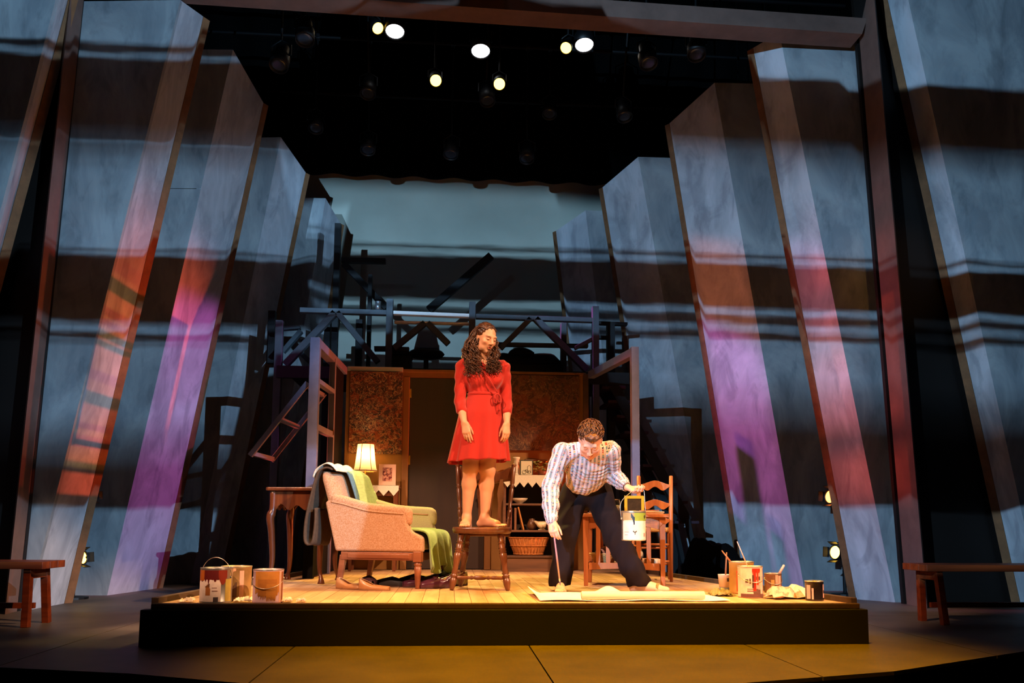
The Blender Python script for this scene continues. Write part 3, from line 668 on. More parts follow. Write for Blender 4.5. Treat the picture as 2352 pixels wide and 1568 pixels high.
postp = [(0, .013), (.06, .015), (.1, .02), (.13, .013), (.15, .02), (.17, .013), (.2, .018), (.28, .019), (.3, .013), (.32, .021), (.34, .013), (.45, .017), (.6, .02), (.63, .013), (.65, .021), (.67, .013), (.7, .019), (.8, .017), (.93, .018), (.95, .013), (.97, .021), (.99, .018), (1, .008)]
zt = 1.0
for s in (-1, 1): MB().turned((s*.19, .17, SH-.02), (s*.235, .27, zt), postp, 12).build('back_post', m_maple, ch, smooth=True)
cr_top = lambda u: zt-.03+.022*math.cos(u*2*PI*1.0)*(1-abs(u)*.3)+(.012 if abs(u) < .2 else 0)
MB().grid(lambda a, b: ((a-.5)*.45, .262-.035*(1-(2*a-1)**2)*-1+.01*(b), (zt-.155-.012*math.cos((a-.5)*2*PI))*(1-b)+(zt-.045+.024*math.cos((a-.5)*4*PI))*b), 24, 4).build('crest_rail', m_maple, ch, smooth=True, solid=.02)
for s in (-1.5, -.5, .5, 1.5):
    p, q = V(s*.075, .175, SH-.01), V(s*.088, .27, zt-.13); m_ = []
    for k in range(11):
        t = k/10; c = p.lerp(q, t)+V(0, .012*math.sin(PI*t), 0); wd = .012+.016*math.exp(-((t-.72)/.16)**2)
        m_.append([c+V(-wd, -.005, 0), c+V(wd, -.005, 0), c+V(wd, .005, 0), c+V(-wd, .005, 0)])
    MB().rings(m_).build('splat', m_maple, ch, smooth=False)
# --- armchair
m_uph = mat('salmon tweed', 'c69c7c', .95, spec=.15, vary=(110, .36, .64), col2='b07c54', bump=(220, .3), sheen=.2)
m_uph2 = mat('tweed with painted amber light', 'b8ac80', .95, spec=.15, vary=(120, .85, 1.1), sheen=.2)  # same tweed, amber light on the seat and far side put into its colour
ac = thing('armchair', 'salmon tweed upholstered armchair with carved wooden legs', 'armchair', (-.458, 6.916, PZ), math.radians(72))
side = [(.355,.282),(.385,.40),(.42,.53),(.455,.669),(.40,.70),(.30,.682),(.18,.65),(.084,.628),(-.06,.615),(-.213,.606),(-.235,.585),(-.247,.50),(-.262,.465),(-.30,.43),(-.345,.41),(-.374,.389),(-.374,.282)]
for s in (-1, 1):
    x0 = s*.33 if s < 0 else .25
    MB().prism([(x0, y, z) for y, z in side], (.08, 0, 0)).build('side_panel', m_uph if s < 0 else m_uph2, ac, bevel=.016)
    top = [(y, z) for y, z in side[3:15]]
    xc = -.29 if s < 0 else .29
    ar = MB().tube(smooth_path([(xc, y, z-.008) for y, z in top[1:9]], 4), [.042]*24+[.041, .039, .036, .03, .02], 12).build('arm_roll', m_uph if s < 0 else m_uph2, ac, smooth=True)
    for dx in (-.041, .041):
        MB().tube(smooth_path([(xc+dx, y-.002, z-.03) for y, z in top[1:7]], 3), .006, 6).build('piping', m_uph, ar, smooth=True)
def backf(a, b):
    z = .36+.56*b; yy = .27+.17*b; hw = .325*(1-.10*max(0, b-.75)*4*.6)
    return ((2*a-1)*hw, yy+.035*math.cos((2*a-1)*PI/2), z)
def back_ring(b):
    z = .36+.555*b; y0 = .25+.175*b; hw = .325 if b > .5 else .25+.15*b
    rnd = max(0, (b-.86)/.14); hw *= 1-.08*rnd**2; th = .10*(1-.35*rnd**2)
    pts = []
    for k in range(24):
        a = 2*PI*k/24; c, s = math.cos(a), math.sin(a)
        pts.append((math.copysign(abs(c)**.35, c)*hw, y0+.05+math.copysign(abs(s)**.5, s)*th/2+(-.02*(1-c*c) if s < 0 else 0), z))
    return pts
MB().rings([back_ring(i/16) for i in range(17)]).build('backrest', m_uph, ac, smooth=True)
MB().grid(lambda a, b: ((2*a-1)*.245, -.36+.66*b, .30+.13*(min(1, 8*a, 8*(1-a), 8*b, 8*(1-b)))**.5), 24, 24).build('seat_cushion', m_uph2, ac, smooth=True, solid=.02)
m_fruit = wood('worn fruitwood', '7a4026', '9a5c38', .4, axis=1)
for s in (-1, 1):
    sr = MB().b2((s*.30-.022, -.335, .215), (s*.30+.022, .31, .278)).build('side_rail', m_fruit, ac, bevel=.005)
    MB().b2((s*.323-.004, -.27, .228), (s*.323+.004, .25, .264)).build('rail_moulding', m_fruit, sr, bevel=.004)
    MB().b2((s*.30-.03, -.365, .205), (s*.30+.03, -.30, .284)).build('corner_block', m_fruit, ac, bevel=.004)
    MB().lathe([(.018, 0), (.016, .02), (.02, .035), (.026, .12), (.029, .165), (.021, .17), (.031, .18), (.031, .19), (.022, .2), (.022, .21)], 16, (s*.30, -.332, 0)).build('leg', m_fruit, ac, smooth=True)
    MB().beam((s*.29, .335, 0), (s*.295, .295, .25), .034, .034, w1=(.05, .05)).build('leg', m_fruit, ac, bevel=.004)
MB().b2((-.29, -.355, .215), (.29, -.315, .278)).build('front_rail', m_fruit, ac, bevel=.005)
MB().b2((-.29, .275, .215), (.29, .315, .278)).build('back_rail', m_fruit, ac, bevel=.005)
MB().b2((-.28, -.31, .255), (.28, .28, .285)).build('seat_base', m_dark, ac)
def on_chair(name, label, cat, m, fn, nu, nv, th=.012):
    o = MB().grid(fn, nu, nv).build(name, m, smooth=True, solid=th)
    o.location = (-.458, 6.916, PZ); o.rotation_euler = (0, 0, math.radians(72)); tag(o, label, cat); return o
def along(P, t):
    L = [0]
    for a, b in zip(P, P[1:]): L.append(L[-1]+(V(b)-V(a)).length)
    d = t*L[-1]
    for i in range(len(P)-1):
        if d <= L[i+1] or i == len(P)-2:
            f = (d-L[i])/max(1e-6, L[i+1]-L[i]); return V(P[i]).lerp(V(P[i+1]), f)
m_knit = mat('pale green knit', 'a8bf86', .95, spec=.1, vary=(14, .85, 1.12), stretch=(1, 1, 5), bump=(90, .35), sheen=.3)
m_knit2 = mat('olive green knit', '8aa35a', .95, spec=.1, vary=(14, .85, 1.12), stretch=(1, 4, 1), bump=(90, .35), sheen=.3)
m_teal = mat('slate stripe knit', '5b7480', .95, spec=.1, vary=(30, .8, 1.15))
bp = smooth_path([(0, .20, .45), (0, .235, .55), (0, .285, .70), (0, .345, .86), (0, .375, .915), (0, .43, .938), (0, .49, .92), (0, .525, .86), (0, .54, .72)], 5)
on_chair('throw_blanket', 'pale green knitted throw over the back of the armchair', 'blanket', m_knit, lambda a, b: along(bp, b)+V(-.10+.40*a, -.012-.004*math.sin(a*40)*math.sin(b*9), .006+.004*math.sin(a*25+b*3)-(.02*max(0, a-.8)*5*(b > .4))), 34, 50)
bp2 = [p+V(0, -.004, -.003) for p in bp]
on_chair('striped_shawl', 'slate blue and grey striped shawl beside the pale green throw', 'shawl', m_teal, lambda a, b: along(bp2, b)+V(-.175+.07*a+.03*math.sin(b*3), -.012, .004), 6, 40)
sp = smooth_path([(0, .15, .445), (0, 0, .452), (0, -.2, .452), (0, -.33, .445), (0, -.385, .42), (0, -.405, .34), (0, -.41, .22), (0, -.425, .08)], 5)
on_chair('seat_throw', 'olive green throw spilling over the armchair seat front to the floor', 'blanket', m_knit2, lambda a, b: along(sp, min(1, b*(1-.10*(1-a)+.05*math.sin(a*9))))+V(-.29+.54*a, (-.028*(1+math.sin(a*23+2))*max(0, b-.5)*1.6-.03*a*max(0, b-.5)), .004+.006*math.sin(a*30)*(b < .5)), 46, 44, .014)
cp = smooth_path([(0, .40, .93), (0, .455, .945), (0, .52, .90), (0, .575, .7), (0, .615, .5), (0, .62, .36), (0, .585, .325), (0, .555, .36), (0, .545, .5), (0, .55, .62)], 5)
on_chair('draped_coat', 'dark brown coat hanging folded over the armchair back', 'coat', mat('brown felt', '4b3a2c', .95, vary=(40, .8, 1.2)), lambda a, b: along(cp, b)+V(-.33+.30*a, .012*math.sin(a*7+b*4), .004*math.sin(a*11)), 20, 50, .014)
m_lace = mat('cream lace', 'e6dcc6', .9, vary=(160, .6, 1.1))
lp_ = smooth_path([(0, .36, .905), (0, .40, .945), (0, .46, .965), (0, .54, .92), (0, .565, .86)], 4)
on_chair('antimacassar', 'cream cloth laid over the top of the armchair back', 'cloth', m_lace, lambda a, b: along(lp_, b)+V(-.335+.36*a, .0, .012+.012*math.sin(a*14)*math.sin(b*5)), 22, 18, .006)
# --- desk with cabriole legs
dsk = thing('writing_desk', 'dark mahogany writing desk with curved cabriole legs behind the armchair', 'desk', (-1.24, 7.33, PZ), math.radians(-10))
DZ = .80
MB().prism([(-.27,-.24,DZ-.03),(-.25,-.26,DZ-.03),(.25,-.26,DZ-.03),(.27,-.24,DZ-.03),(.27,.24,DZ-.03),(.25,.26,DZ-.03),(-.25,.26,DZ-.03),(-.27,.24,DZ-.03)], (0, 0, .03)).build('top', m_mahog, dsk, bevel=.008)
def apron(L, y, ax_):
    P = [(-L, DZ-.03), (L, DZ-.03), (L, DZ-.2)]+[(L*(1-2*k/20), DZ-.17-.035*math.cos(k/20*6*PI)*(.5+.5*abs(1-k/10))) for k in range(1, 20)]+[(-L, DZ-.2)]
    return [((a, y, z) if ax_ == 'x' else (y, a, z)) for a, z in P]
MB().prism(apron(.205, -.225, 'x'), (0, .02, 0)).build('apron', m_mahog, dsk, bevel=.003)
MB().prism(apron(.205, .205, 'x'), (0, .02, 0)).build('apron', m_mahog, dsk, bevel=.003)
MB().prism(apron(.2, -.225, 'y'), (.02, 0, 0)).build('apron', m_mahog, dsk, bevel=.003)
MB().prism(apron(.2, .205, 'y'), (.02, 0, 0)).build('apron', m_mahog, dsk, bevel=.003)
for sx in (-1, 1):
    for sy in (-1, 1):
        o = V(sx*.7, sy*.7, 0)*.06
        P = smooth_path([V(0,0,DZ-.03), V(0,0,DZ-.18), o*.35+V(0,0,DZ-.26), o*.1+V(0,0,.42), o*-.15+V(0,0,.22), o*.0+V(0,0,.10), o*.45+V(0,0,.035), o*.5+V(0,0,0)], 4)
        n = len(P); rad = [.03 if i < n*.2 else .036-.02*min(1, (i-n*.2)/(n*.55)) if i < n*.78 else .017+.013*min(1, (i-n*.78)/(n*.15)) for i in range(n)]
        lg = MB().tube([p+V(sx*.212, sy*.212, 0) for p in P], rad, 12).build('leg', m_mahog, dsk, smooth=True)
# --- slatted side table
tb = thing('slatted_side_table', 'orange oak slatted side table behind the man', 'table', (1.50, 7.02, PZ), math.radians(-14))
TZ = .595
MB().b2((-.37, -.26, TZ-.028), (.37, .26, TZ)).build('top', m_oak, tb, bevel=.005)
for sx in (-1, 1):
    for sy in (-1, 1): MB().beam((sx*.315, sy*.21, 0), (sx*.315, sy*.21, TZ-.028), .034, .034, w1=(.05, .05)).build('leg', m_oak, tb, bevel=.003)
for sy in (-1, 1):
    MB().prism([(-.29, sy*.21-.011, TZ-.03), (.29, sy*.21-.011, TZ-.03), (.29, sy*.21-.011, TZ-.13)]+[(.29*(1-2*k/12), sy*.21-.011, TZ-.13+.045*math.sin(PI*k/12)) for k in range(1, 12)]+[(-.29, sy*.21-.011, TZ-.13)], (0, .022, 0)).build('apron', m_oak, tb, bevel=.002)
    MB().prism([(-.29, sy*.21-.011, .19), (.29, sy*.21-.011, .19), (.29, sy*.21-.011, .13)]+[(.29*(1-2*k/12), sy*.21-.011, .13+.012*math.sin(PI*k/12)) for k in range(1, 12)]+[(-.29, sy*.21-.011, .13)], (0, .022, 0)).build('lower_rail', m_oak, tb, bevel=.002)
    for k in range(6): MB().b2((-.232+k*.083, sy*.21-.008, .185), (-.196+k*.083, sy*.21+.008, TZ-.10)).build('slat', m_oak, tb, bevel=.002)
for sx in (-1, 1): MB().b2((sx*.315-.011, -.19, .13), (sx*.315+.011, .19, .19)).build('end_rail', m_oak, tb, bevel=.002)
for k in range(4): MB().b2((-.305, -.185+k*.094, .155), (.305, -.185+k*.094+.088, .172)).build('shelf_board', m_oak, tb, bevel=.002)
TM = Matrix.Translation(V(1.50, 7.02, PZ)) @ Matrix.Rotation(math.radians(-14), 4, 'Z')
def tpos(x, y, z=TZ): return TM @ V(x, y, z)
# things on and in the side table
m_glass = mat('clear glass', 'f4f8f6', .05, trans=1.)
def jar(label, x, y, R, h, fill):
    p = tpos(x, y); t = thing('glass_jar', label, 'jar', p, group='jars on the side table')
    MB().lathe([(R*.92, 0), (R, .01), (R, h*.8), (R*.86, h*.88), (R*.9, h), (R*.82, h), (R*.8, h*.88), (R*.93, h*.8), (R*.93, .012), (0, .01)], 20).build('glass', m_glass, t, smooth=True)
    MB().lathe([(R*.9, .012), (R*.91, h*.55), (0, h*.55)], 18).build('paint_water', mat('cloudy water '+label[:6], fill, .2), t, smooth=True)
jar('tall clear jar of cloudy water on the slatted table', -.08, -.02, .045, .13, 'b8a48a')
jar('short jar half full on the left end of the slatted table', -.27, -.12, .04, .085, 'c9b090')
pf = thing('framed_picture', 'small yellow framed chalkboard standing on the slatted table', 'tabletop picture', tpos(.08, .1), math.radians(-8))  # a small picture in a yellow frame, its board dark
m_yel = mat('yellow frame paint', 'c9b03a', .5)
for a, b in (((-.085, 0, 0), (-.06, .012, .16)), ((.06, 0, 0), (.085, .012, .16)), ((-.06, 0, .135), (.06, .012, .16)), ((-.06, 0, 0), (.06, .012, .025))): MB().b2(a, b).build('frame_side', m_yel, pf, bevel=.002)
MB().b2((-.06, .004, .025), (.06, .01, .135)).build('board', mat('dark board', '2e2418', .8, vary=(25, .6, 1.6)), pf)
MB().beam((0, .012, .12), (0, .07, 0), .03, .008).build('strut', m_yel, pf)
tray = thing('paint_tray', 'shallow wooden palette tray on the slatted table behind the held can', 'tray', tpos(.13, -.14), math.radians(4))
MB().prism([(-.16,-.07,0),(.1,-.08,0),(.2,-.02,0),(.16,.07,0),(-.14,.08,0)], (0, 0, .012)).build('board', mat('pale ply', 'c49a6a', .6, vary=(20, .85, 1.1)), tray, bevel=.003)
MB().tube([(-.16,-.07,.016),(.1,-.08,.016),(.2,-.02,.016),(.16,.07,.016),(-.14,.08,.016)], .008, 6, close=True).build('rim', MATS['pale ply'], tray)
for i, (cx, cy) in enumerate(((-.1, 0), (-.03, .03), (.05, -.02), (.12, .02))): MB().sphere((cx, cy, .014), (.018, .015, .008), 10).build('paint_blob', mat('palette blob %d' % i, ['7a5a3a', 'c9b27a', '4a3a30', 'd0a090'][i], .4), tray, smooth=True)
br = thing('paint_brush', 'thin brush lying across the palette tray on the slatted table', 'brush', tpos(.2, -.12, TZ+.026), math.radians(10))
MB().tube([(-.08, 0, 0), (.03, 0, .004), (.1, 0, .006)], [.004, .005, .003], 6).build('handle', m_oak, br)
MB().tube([(-.105, 0, 0), (-.08, 0, 0)], [.002, .005], 6).build('bristles', m_dark, br)
wb = thing('wool_basket', 'open wicker basket of wool balls on the lower shelf of the slatted table', 'basket', tpos(-.16, -.02, .172))
m_wick = mat('pale wicker', 'b7925e', .8, vary=(60, .6, 1.2), stretch=(1, 1, 3))
for k in range(7): MB().tube([((.09+.006*k)*math.cos(a)*1.1, (.09+.006*k)*math.sin(a), .008+k*.013) for a in [2*PI*i/20 for i in range(20)]], .008, 6, close=True).build('weave', m_wick, wb)
MB().lathe([(.09, 0), (.09, .006), (0, .006)], 18).build('base', m_wick, wb)
for i, (x, y, c) in enumerate(((-.04, -.02, '8a6a6c'), (.05, .01, '6e4a4e'), (.0, .04, 'b09a84'))):
    o = MB().sphere((0, 0, 0), .058, 14).build('wool_ball', mat('wool %d' % i, c, .95, vary=(50, .6, 1.2), stretch=(3, 1, 1), bump=(70, .5)), smooth=True); o.location = tpos(-.16+x, -.02+y, .172+.075+.01*i); tag(o, ['mauve wool ball at the front of the wicker basket', 'plum wool ball at the right of the wicker basket', 'beige wool ball at the back of the wicker basket'][i], 'wool ball', 'wool in the basket')
rb = MB().sphere((0, 0, 0), (.11, .085, .075), 16).build('rolled_cushion', mat('patterned dark cushion', '3c3430', .95, vary=(18, .45, .6), col2='b9a890'), smooth=True); rb.location = tpos(.05, .03, .172+.073); tag(rb, 'dark patterned cushion behind the slats of the side table', 'cushion')
for i, (x, y, z, c) in enumerate(((.235, -.10, .172+.026, 'd8b090'), (.215, .0, .172+.026, 'c49a70'))):
    t = thing('paper_roll', ['pale paper roll at the right end of the slatted table shelf', 'tan paper roll behind the pale one on the table shelf'][i], 'paper roll', tpos(x, y, z), math.radians(-14+80*0))
    MB().lathe([(.026, -.07), (.026, .07), (.018, .07), (.018, -.07)], 16, M=rot('Y', PI/2), cap=False).build('paper', mat('roll paper %d' % i, c, .8), t, smooth=True)
    MB().lathe([(.017, -.072), (.017, .072), (.013, .072), (.013, -.072)], 12, M=rot('Y', PI/2), cap=False).build('core', m_dkshelf, t, smooth=True)
# --- ladder-back chair (front is -y, turned away to upstage left)
lc = thing('ladderback_chair', 'orange ladder back chair with rush seat beside the slatted table', 'chair', (1.88, 7.56, PZ), math.radians(172))
for s in (-1, 1):
    MB().tube([(s*.14, .17, 0), (s*.14, .17, .46), (s*.145, .19, .94)], [.015, .02, .017], 10).build('back_post', m_oak, lc, smooth=True)
    MB().lathe([(.017, 0), (.012, .008)], 10, (s*.145, .19, .94)).build('finial', m_oak, lc)
    MB().tube([(s*.165, -.17, 0), (s*.165, -.17, .475)], [.014, .02], 10).build('front_leg', m_oak, lc, smooth=True)
    for z in (.16, .31): MB().tube([(s*.14, .17, z), (s*.165, -.17, z)], .009, 8).build('rung', m_oak, lc, smooth=True)
for z in (.14, .29): MB().tube([(-.165, -.17, z), (.165, -.17, z)], .01, 8).build('rung', m_oak, lc, smooth=True)
for z in (.18, .33): MB().tube([(-.14, .17, z), (.14, .17, z)], .01, 8).build('rung', m_oak, lc, smooth=True)
for z0_, k in ((.83, 1), (.66, .95), (.52, .9)):
    P = [(-.14, z0_), (-.07, z0_-.004), (0, z0_+.022), (.07, z0_-.004), (.14, z0_)]
    top = [(-.14+.28*i/20, z0_+.055+.022*math.cos((i/20-.5)*2*PI)*.8) for i in range(21)]
    bot = [(.14-.28*i/20, z0_+.018*math.cos((i/20-.5)*4*PI)) for i in range(21)]
    MB().prism([(x, .175+(z0_-.5)*.04, z) for x, z in top+bot], (0, .014, 0)).build('slat', m_oak, lc, bevel=.002)
m_rush = mat('rush seat', 'c79a5c', .85, vary=(60, .7, 1.15), stretch=(1, 8, 1), bump=(80, .5))
MB().rings([[(x*g, y*g, z) for x, y in ((-.175,-.185),(.175,-.185),(.15,.165),(-.15,.165))] for z, g in ((.44, .95), (.45, 1), (.475, 1), (.482, .96), (.47, .4))]).build('seat', m_rush, lc, bevel=.006)
# --- low shelf unit with lace runner
sx0, sx1, sy0, sy1 = .575, 1.215, 8.86, 9.16
sh = thing('open_shelf', 'walnut open shelf unit with a lace runner behind the spindle chair', 'shelf', ((sx0+sx1)/2, 9.0, PZ))
for x in (sx0, sx1-.03): MB().b2((x, sy0, PZ), (x+.03, sy1, 1.25)).build('side', m_dkshelf, sh, world=True, bevel=.003)
MB().b2((sx0-.02, sy0-.02, 1.25), (sx1+.02, sy1, 1.275)).build('top', m_dkshelf, sh, world=True, bevel=.003)
for z in (.975, .69, .42): MB().b2((sx0+.03, sy0, z-.022), (sx1-.03, sy1-.02, z)).build('shelf', m_dkshelf, sh, world=True, bevel=.003)
MB().b2((sx0+.03, sy1-.018, PZ), (sx1-.03, sy1-.004, 1.25)).build('back_panel', mat('shelf back', '24140a', .8), sh, world=True)
MB().b2((sx0+.03, sy0+.02, PZ), (sx1-.03, sy0+.035, .40)).build('kick_board', m_dkshelf, sh, world=True)
def lace(label, x0, x1, y, ztop, n, drop, deep):
    t = thing('lace_runner', label, 'lace runner', ((x0+x1)/2, y, ztop), group='lace runners')
    wv = (x1-x0)/n
    P = [(x0, y, ztop+.003), (x1, y, ztop+.003), (x1, y, ztop-drop)]
    for k in range(n, 0, -1): P += [(x0+(k-.5)*wv, y, ztop-drop-deep), (x0+(k-1)*wv, y, ztop-drop)]
    MB().prism(P, (0, .003, 0)).build('zigzag_edge', m_lace, t, world=True)
    MB().b2((x0, y, ztop), (x1, y+.24, ztop+.003)).build('cloth', m_lace, t, world=True)
lace('cream zigzag lace runner on top of the walnut shelf unit', sx0, sx1-.02, sy0-.026, 1.275, 7, .075, .055)
# on the shelf
def brick_book(label, x, z, w_, h_, d_, col, tilt=0.):
    t = thing('book', label, 'book', (x, 8.95, z), group='books on the walnut shelf')
    M = rot('Y', tilt)
    for a, b in ((-w_/2, -w_/2+.004), (w_/2-.004, w_/2)): MB().box(M @ V((a+b)/2, 0, h_/2), (b-a, d_, h_), M).build('cover', mat('book '+col, col, .6), t)
    MB().box(M @ V(0, .003, h_/2), (w_-.008, d_-.01, h_-.012), M).build('pages', mat('paper block', 'd8c8a8', .9), t)
    MB().box(M @ V(0, -d_/2+.002, h_/2), (w_, .004, h_), M).build('spine', mat('book '+col, col, .6), t)
brick_book('dark tall book upright at the left of the middle shelf', .66, .691, .035, .24, .16, '5a2a1c')
brick_book('brown tall book upright next to the leaning book', .71, .691, .03, .235, .16, '6e4428')
brick_book('tan book leaning on the middle shelf', .80, .693, .022, .25, .16, 'a86a2c', -.24)
dk_ = thing('duck_figurine', 'white and brown duck figurine on the middle shelf', 'figurine', (1.0, 8.93, .691))
m_duck = mat('glazed duck', 'd9c49a', .35, vary=(9, .45, .6), col2='6a4a2c')
MB().rings([[(cx+0*r, r*math.cos(2*PI*k/14), cz+rz_*math.sin(2*PI*k/14)) for k in range(14)] for cx, cz, r, rz_ in ((-.085, .095, .004, .004), (-.07, .085, .02, .016), (-.04, .062, .036, .034), (0, .052, .042, .042), (.035, .058, .036, .038), (.055, .075, .02, .024), (.06, .1, .014, .016), (.064, .118, .015, .015), (.072, .13, .018, .017), (.088, .13, .014, .013), (.098, .127, .004, .004))]).build('body', m_duck, dk_, smooth=True)
MB().rings([[(.094, -.008, .126), (.094, .008, .126), (.094, .008, .13), (.094, -.008, .13)], [(.118, -.006, .122), (.118, .006, .122), (.118, .006, .124), (.118, -.006, .124)]]).build('bill', mat('bill orange', 'c07a2a', .4), dk_)
MB().lathe([(.04, 0), (.04, .008), (.02, .014)], 14).build('foot', m_duck, dk_)
vg = thing('round_pot', 'small dark pot behind the duck figurine on the middle shelf', 'pot', (.9, 9.0, .691))
MB().lathe([(.03, 0), (.052, .03), (.055, .06), (.04, .095), (.03, .11), (.036, .118), (.03, .118), (.026, .108)], 16).build('body', mat('brown glaze', '5a3a24', .3), vg, smooth=True)
MB().lathe([(.02, .112), (.022, .12), (0, .126)], 12).build('lid', MATS['brown glaze'], vg, smooth=True)
pm = thing('pomander', 'small red brown dish figure at the right of the duck figurine', 'figurine', (1.1, 8.93, .691))
MB().lathe([(.03, 0), (.042, .02), (.045, .05), (.03, .08), (.012, .09)], 14).build('body', mat('russet glaze', '7a3a20', .35), pm, smooth=True)
MB().sphere((0, 0, .1), .016, 10).build('knob', m_duck, pm, smooth=True)
sb_ = thing('soup_bowl', 'pale shallow bowl on the dark upper shelf', 'bowl', (.76, 8.95, .976))
MB().lathe([(.03, 0), (.035, .006), (.07, .03), (.09, .055), (.086, .056), (.066, .034), (.03, .012), (0, .011)], 20).build('body', mat('pale china', 'c8b49c', .3), sb_, smooth=True)
MB().lathe([(.032, -.0), (.032, .004)], 16).build('foot_ring', MATS['pale china'], sb_)
bk = thing('wicker_basket', 'large orange wicker basket on the bottom shelf', 'basket', (.86, 8.97, .421))
m_bask = mat('orange wicker', 'a8642c', .7, vary=(26, .55, 1.25), stretch=(2.2, 2.2, .5), bump=(60, .6))
MB().lathe([(.15, 0), (.155, .01), (.215, .17), (.22, .19), (.205, .19), (.2, .17), (.145, .015), (0, .012)], 30).build('wall', m_bask, bk, smooth=True)
for v in bk.children[-1:]: v.scale = (1, .62, 1)
for z, R in ((.185, .22), (.012, .158), (.1, .193)):
    o = MB().tube([(R*math.cos(2*PI*k/40), .62*R*math.sin(2*PI*k/40), z+.003*(k % 2)) for k in range(40)], .008, 6, close=True).build('hoop', m_bask, bk, smooth=True)
for k in range(30):
    a = 2*PI*k/30
    MB().tube([(.152*math.cos(a), .62*.152*math.sin(a), .01), (.219*math.cos(a), .62*.219*math.sin(a), .185)], .006, 5).build('stave', m_bask, bk, smooth=True)
# on top of the shelf
z = 1.279
tl = thing('picture_tile', 'small cream picture of a bicycle leaning on the shelf top', 'picture', (.83, 8.92, z))
MB().b2((-.07, .0, 0), (.07, .012, .165)).build('frame', mat('dark green frame', '2a3228', .5), tl, bevel=.002)
tp = MB().b2((-.06, -.003, .008), (.06, 0, .155)).build('paper', mat('cream card', 'cdbfa0', .8), tl)
m_ink = mat('black ink', '1c1712', .8)
for cx, R in ((-.025, .02), (.03, .014)): MB().tube([(cx+R*math.cos(2*PI*k/16), -.005, .035+R*math.sin(2*PI*k/16)) for k in range(16)], .0022, 5, close=True).build('ink_wheel', m_ink, tp)
MB().tube([(-.025, -.005, .035), (-.008, -.005, .06), (.012, -.005, .058), (.03, -.005, .035), (.0, -.005, .035), (-.008, -.005, .06)], .002, 5).build('ink_bicycle', m_ink, tp)
MB().tube([(.012, -.005, .02), (.012, -.005, .095), (.03, -.005, .11), (.048, -.005, .095), (.048, -.005, .02)], .002, 5).build('ink_arch', m_ink, tp)
vz = thing('column_vase', 'white fluted column vase on the shelf top beside the picture', 'vase', (.725, 8.97, z))
MB().lathe([(.035, 0), (.035, .015), (.026, .025), (.026, .165), (.036, .18), (.04, .195), (.036, .2), (.02, .2), (.02, .05)], 20).build('body', mat('white plaster', 'cbb8a4', .6), vz, smooth=True)
for k in range(10): MB().tube([(.026*math.cos(k*PI/5), .026*math.sin(k*PI/5), .027), (.026*math.cos(k*PI/5), .026*math.sin(k*PI/5), .163)], .004, 5).build('flute', MATS['white plaster'], vz)
pt = thing('potted_plant', 'leafy green plant in a low pot on the shelf top', 'plant', (1.02, 8.98, z))
MB().lathe([(.05, 0), (.065, .05), (.06, .05), (.05, .04)], 16).build('pot', MATS['russet glaze'], pt, smooth=True)
rp = random.Random(8); m_leaf = mat('ivy leaf', '4a5a26', .5, vary=(15, .35, .65), col2='a89a50')
for k in range(34):
    a = rp.uniform(0, 2*PI); r = rp.uniform(.05, .13); zl = rp.uniform(.05, .16); L = rp.uniform(.03, .05)
    d = V(math.cos(a), math.sin(a)*.7, rp.uniform(-.5, .6)).normalized(); sd = d.cross(V(0, 0, 1)).normalized()*L*.45; c = V(r*math.cos(a), .7*r*math.sin(a), zl)
    MB().add([c-d*L*.5, c+sd-d*L*.1, c+d*L*.6, c-sd-d*L*.1, c+V(0, 0, .008)], [(0, 1, 4), (1, 2, 4), (2, 3, 4), (3, 0, 4)]).build('leaf', m_leaf, pt, solid=.002)
bxf = thing('hanging_shelf', 'small dark wall ledge below the wide brown painting', 'shelf', (.96, 9.15, 1.45))
MB().b2((-.13, -.06, 0), (.13, .04, .018)).build('board', m_dkshelf, bxf, bevel=.003)
for s in (-.1, .1): MB().prism([(s, .04, 0), (s, -.04, 0), (s, .04, -.06)], (.012, 0, 0)).build('bracket', m_dkshelf, bxf)
# --- console with lamp and print
cs = thing('console_table', 'dark console with lace edge behind the armchair under the lamp', 'table', (-.79, 8.98, PZ))
MB().b2((-.28, -.14, .875), (.26, .17, .9)).build('top', m_mahog, cs, bevel=.004)
for x in (-.24, .22):
    for y in (-.11, .13): MB().beam((x, y, 0), (x, y, .875), .03, .03, w1=(.045, .045)).build('leg', m_mahog, cs, bevel=.003)
for y in (-.115, .13): MB().b2((-.22, y-.01, .79), (.20, y+.01, .875)).build('apron', m_mahog, cs)
MB().b2((-.24, -.1, .22), (.22, .12, .24)).build('lower_shelf', m_mahog, cs, bevel=.003)
cz = PZ+.9
t = lace('cream zigzag lace runner on the console under the lamp', -1.06, -.535, 8.832, cz, 5, .05, .06)
pc = thing('print_card', 'pink matted print of a city scene leaning on the console', 'picture', (-.665, 8.93, cz+.004), math.radians(4))
Mt = rot('X', -.12)
MB().box(Mt @ V(0, 0, .115), (.18, .006, .23), Mt).build('mat_board', mat('pink mat', 'd8a890', .8), pc)
pr_ = MB().box(Mt @ V(0, -.004, .12), (.10, .002, .145), Mt).build('print', mat('sepia print', 'c98a70', .8, vary=(30, .42, .55), col2='6a2420'), pc)
for xx in (-.045, -.01, .03): MB().box(Mt @ V(xx, -.006, .15), (.004, .002, .075), Mt).build('ink_stroke', m_ink, pr_)
lm = thing('table_lamp', 'lit table lamp with a cream pleated bell shade on the console', 'lamp', (-.905, 8.98, cz))
m_brass = mat('polished brass', 'b08a3c', .25, 1.)
MB().lathe([(.055, 0), (.06, .01), (.03, .02), (.015, .035), (.03, .06), (.036, .085), (.018, .11), (.01, .125), (.01, .2)], 20).build('base', m_brass, lm, smooth=True)
MB().tube([(0, 0, .15), (.09, -.01, .15)], .006, 6).build('switch_arm', m_brass, lm)
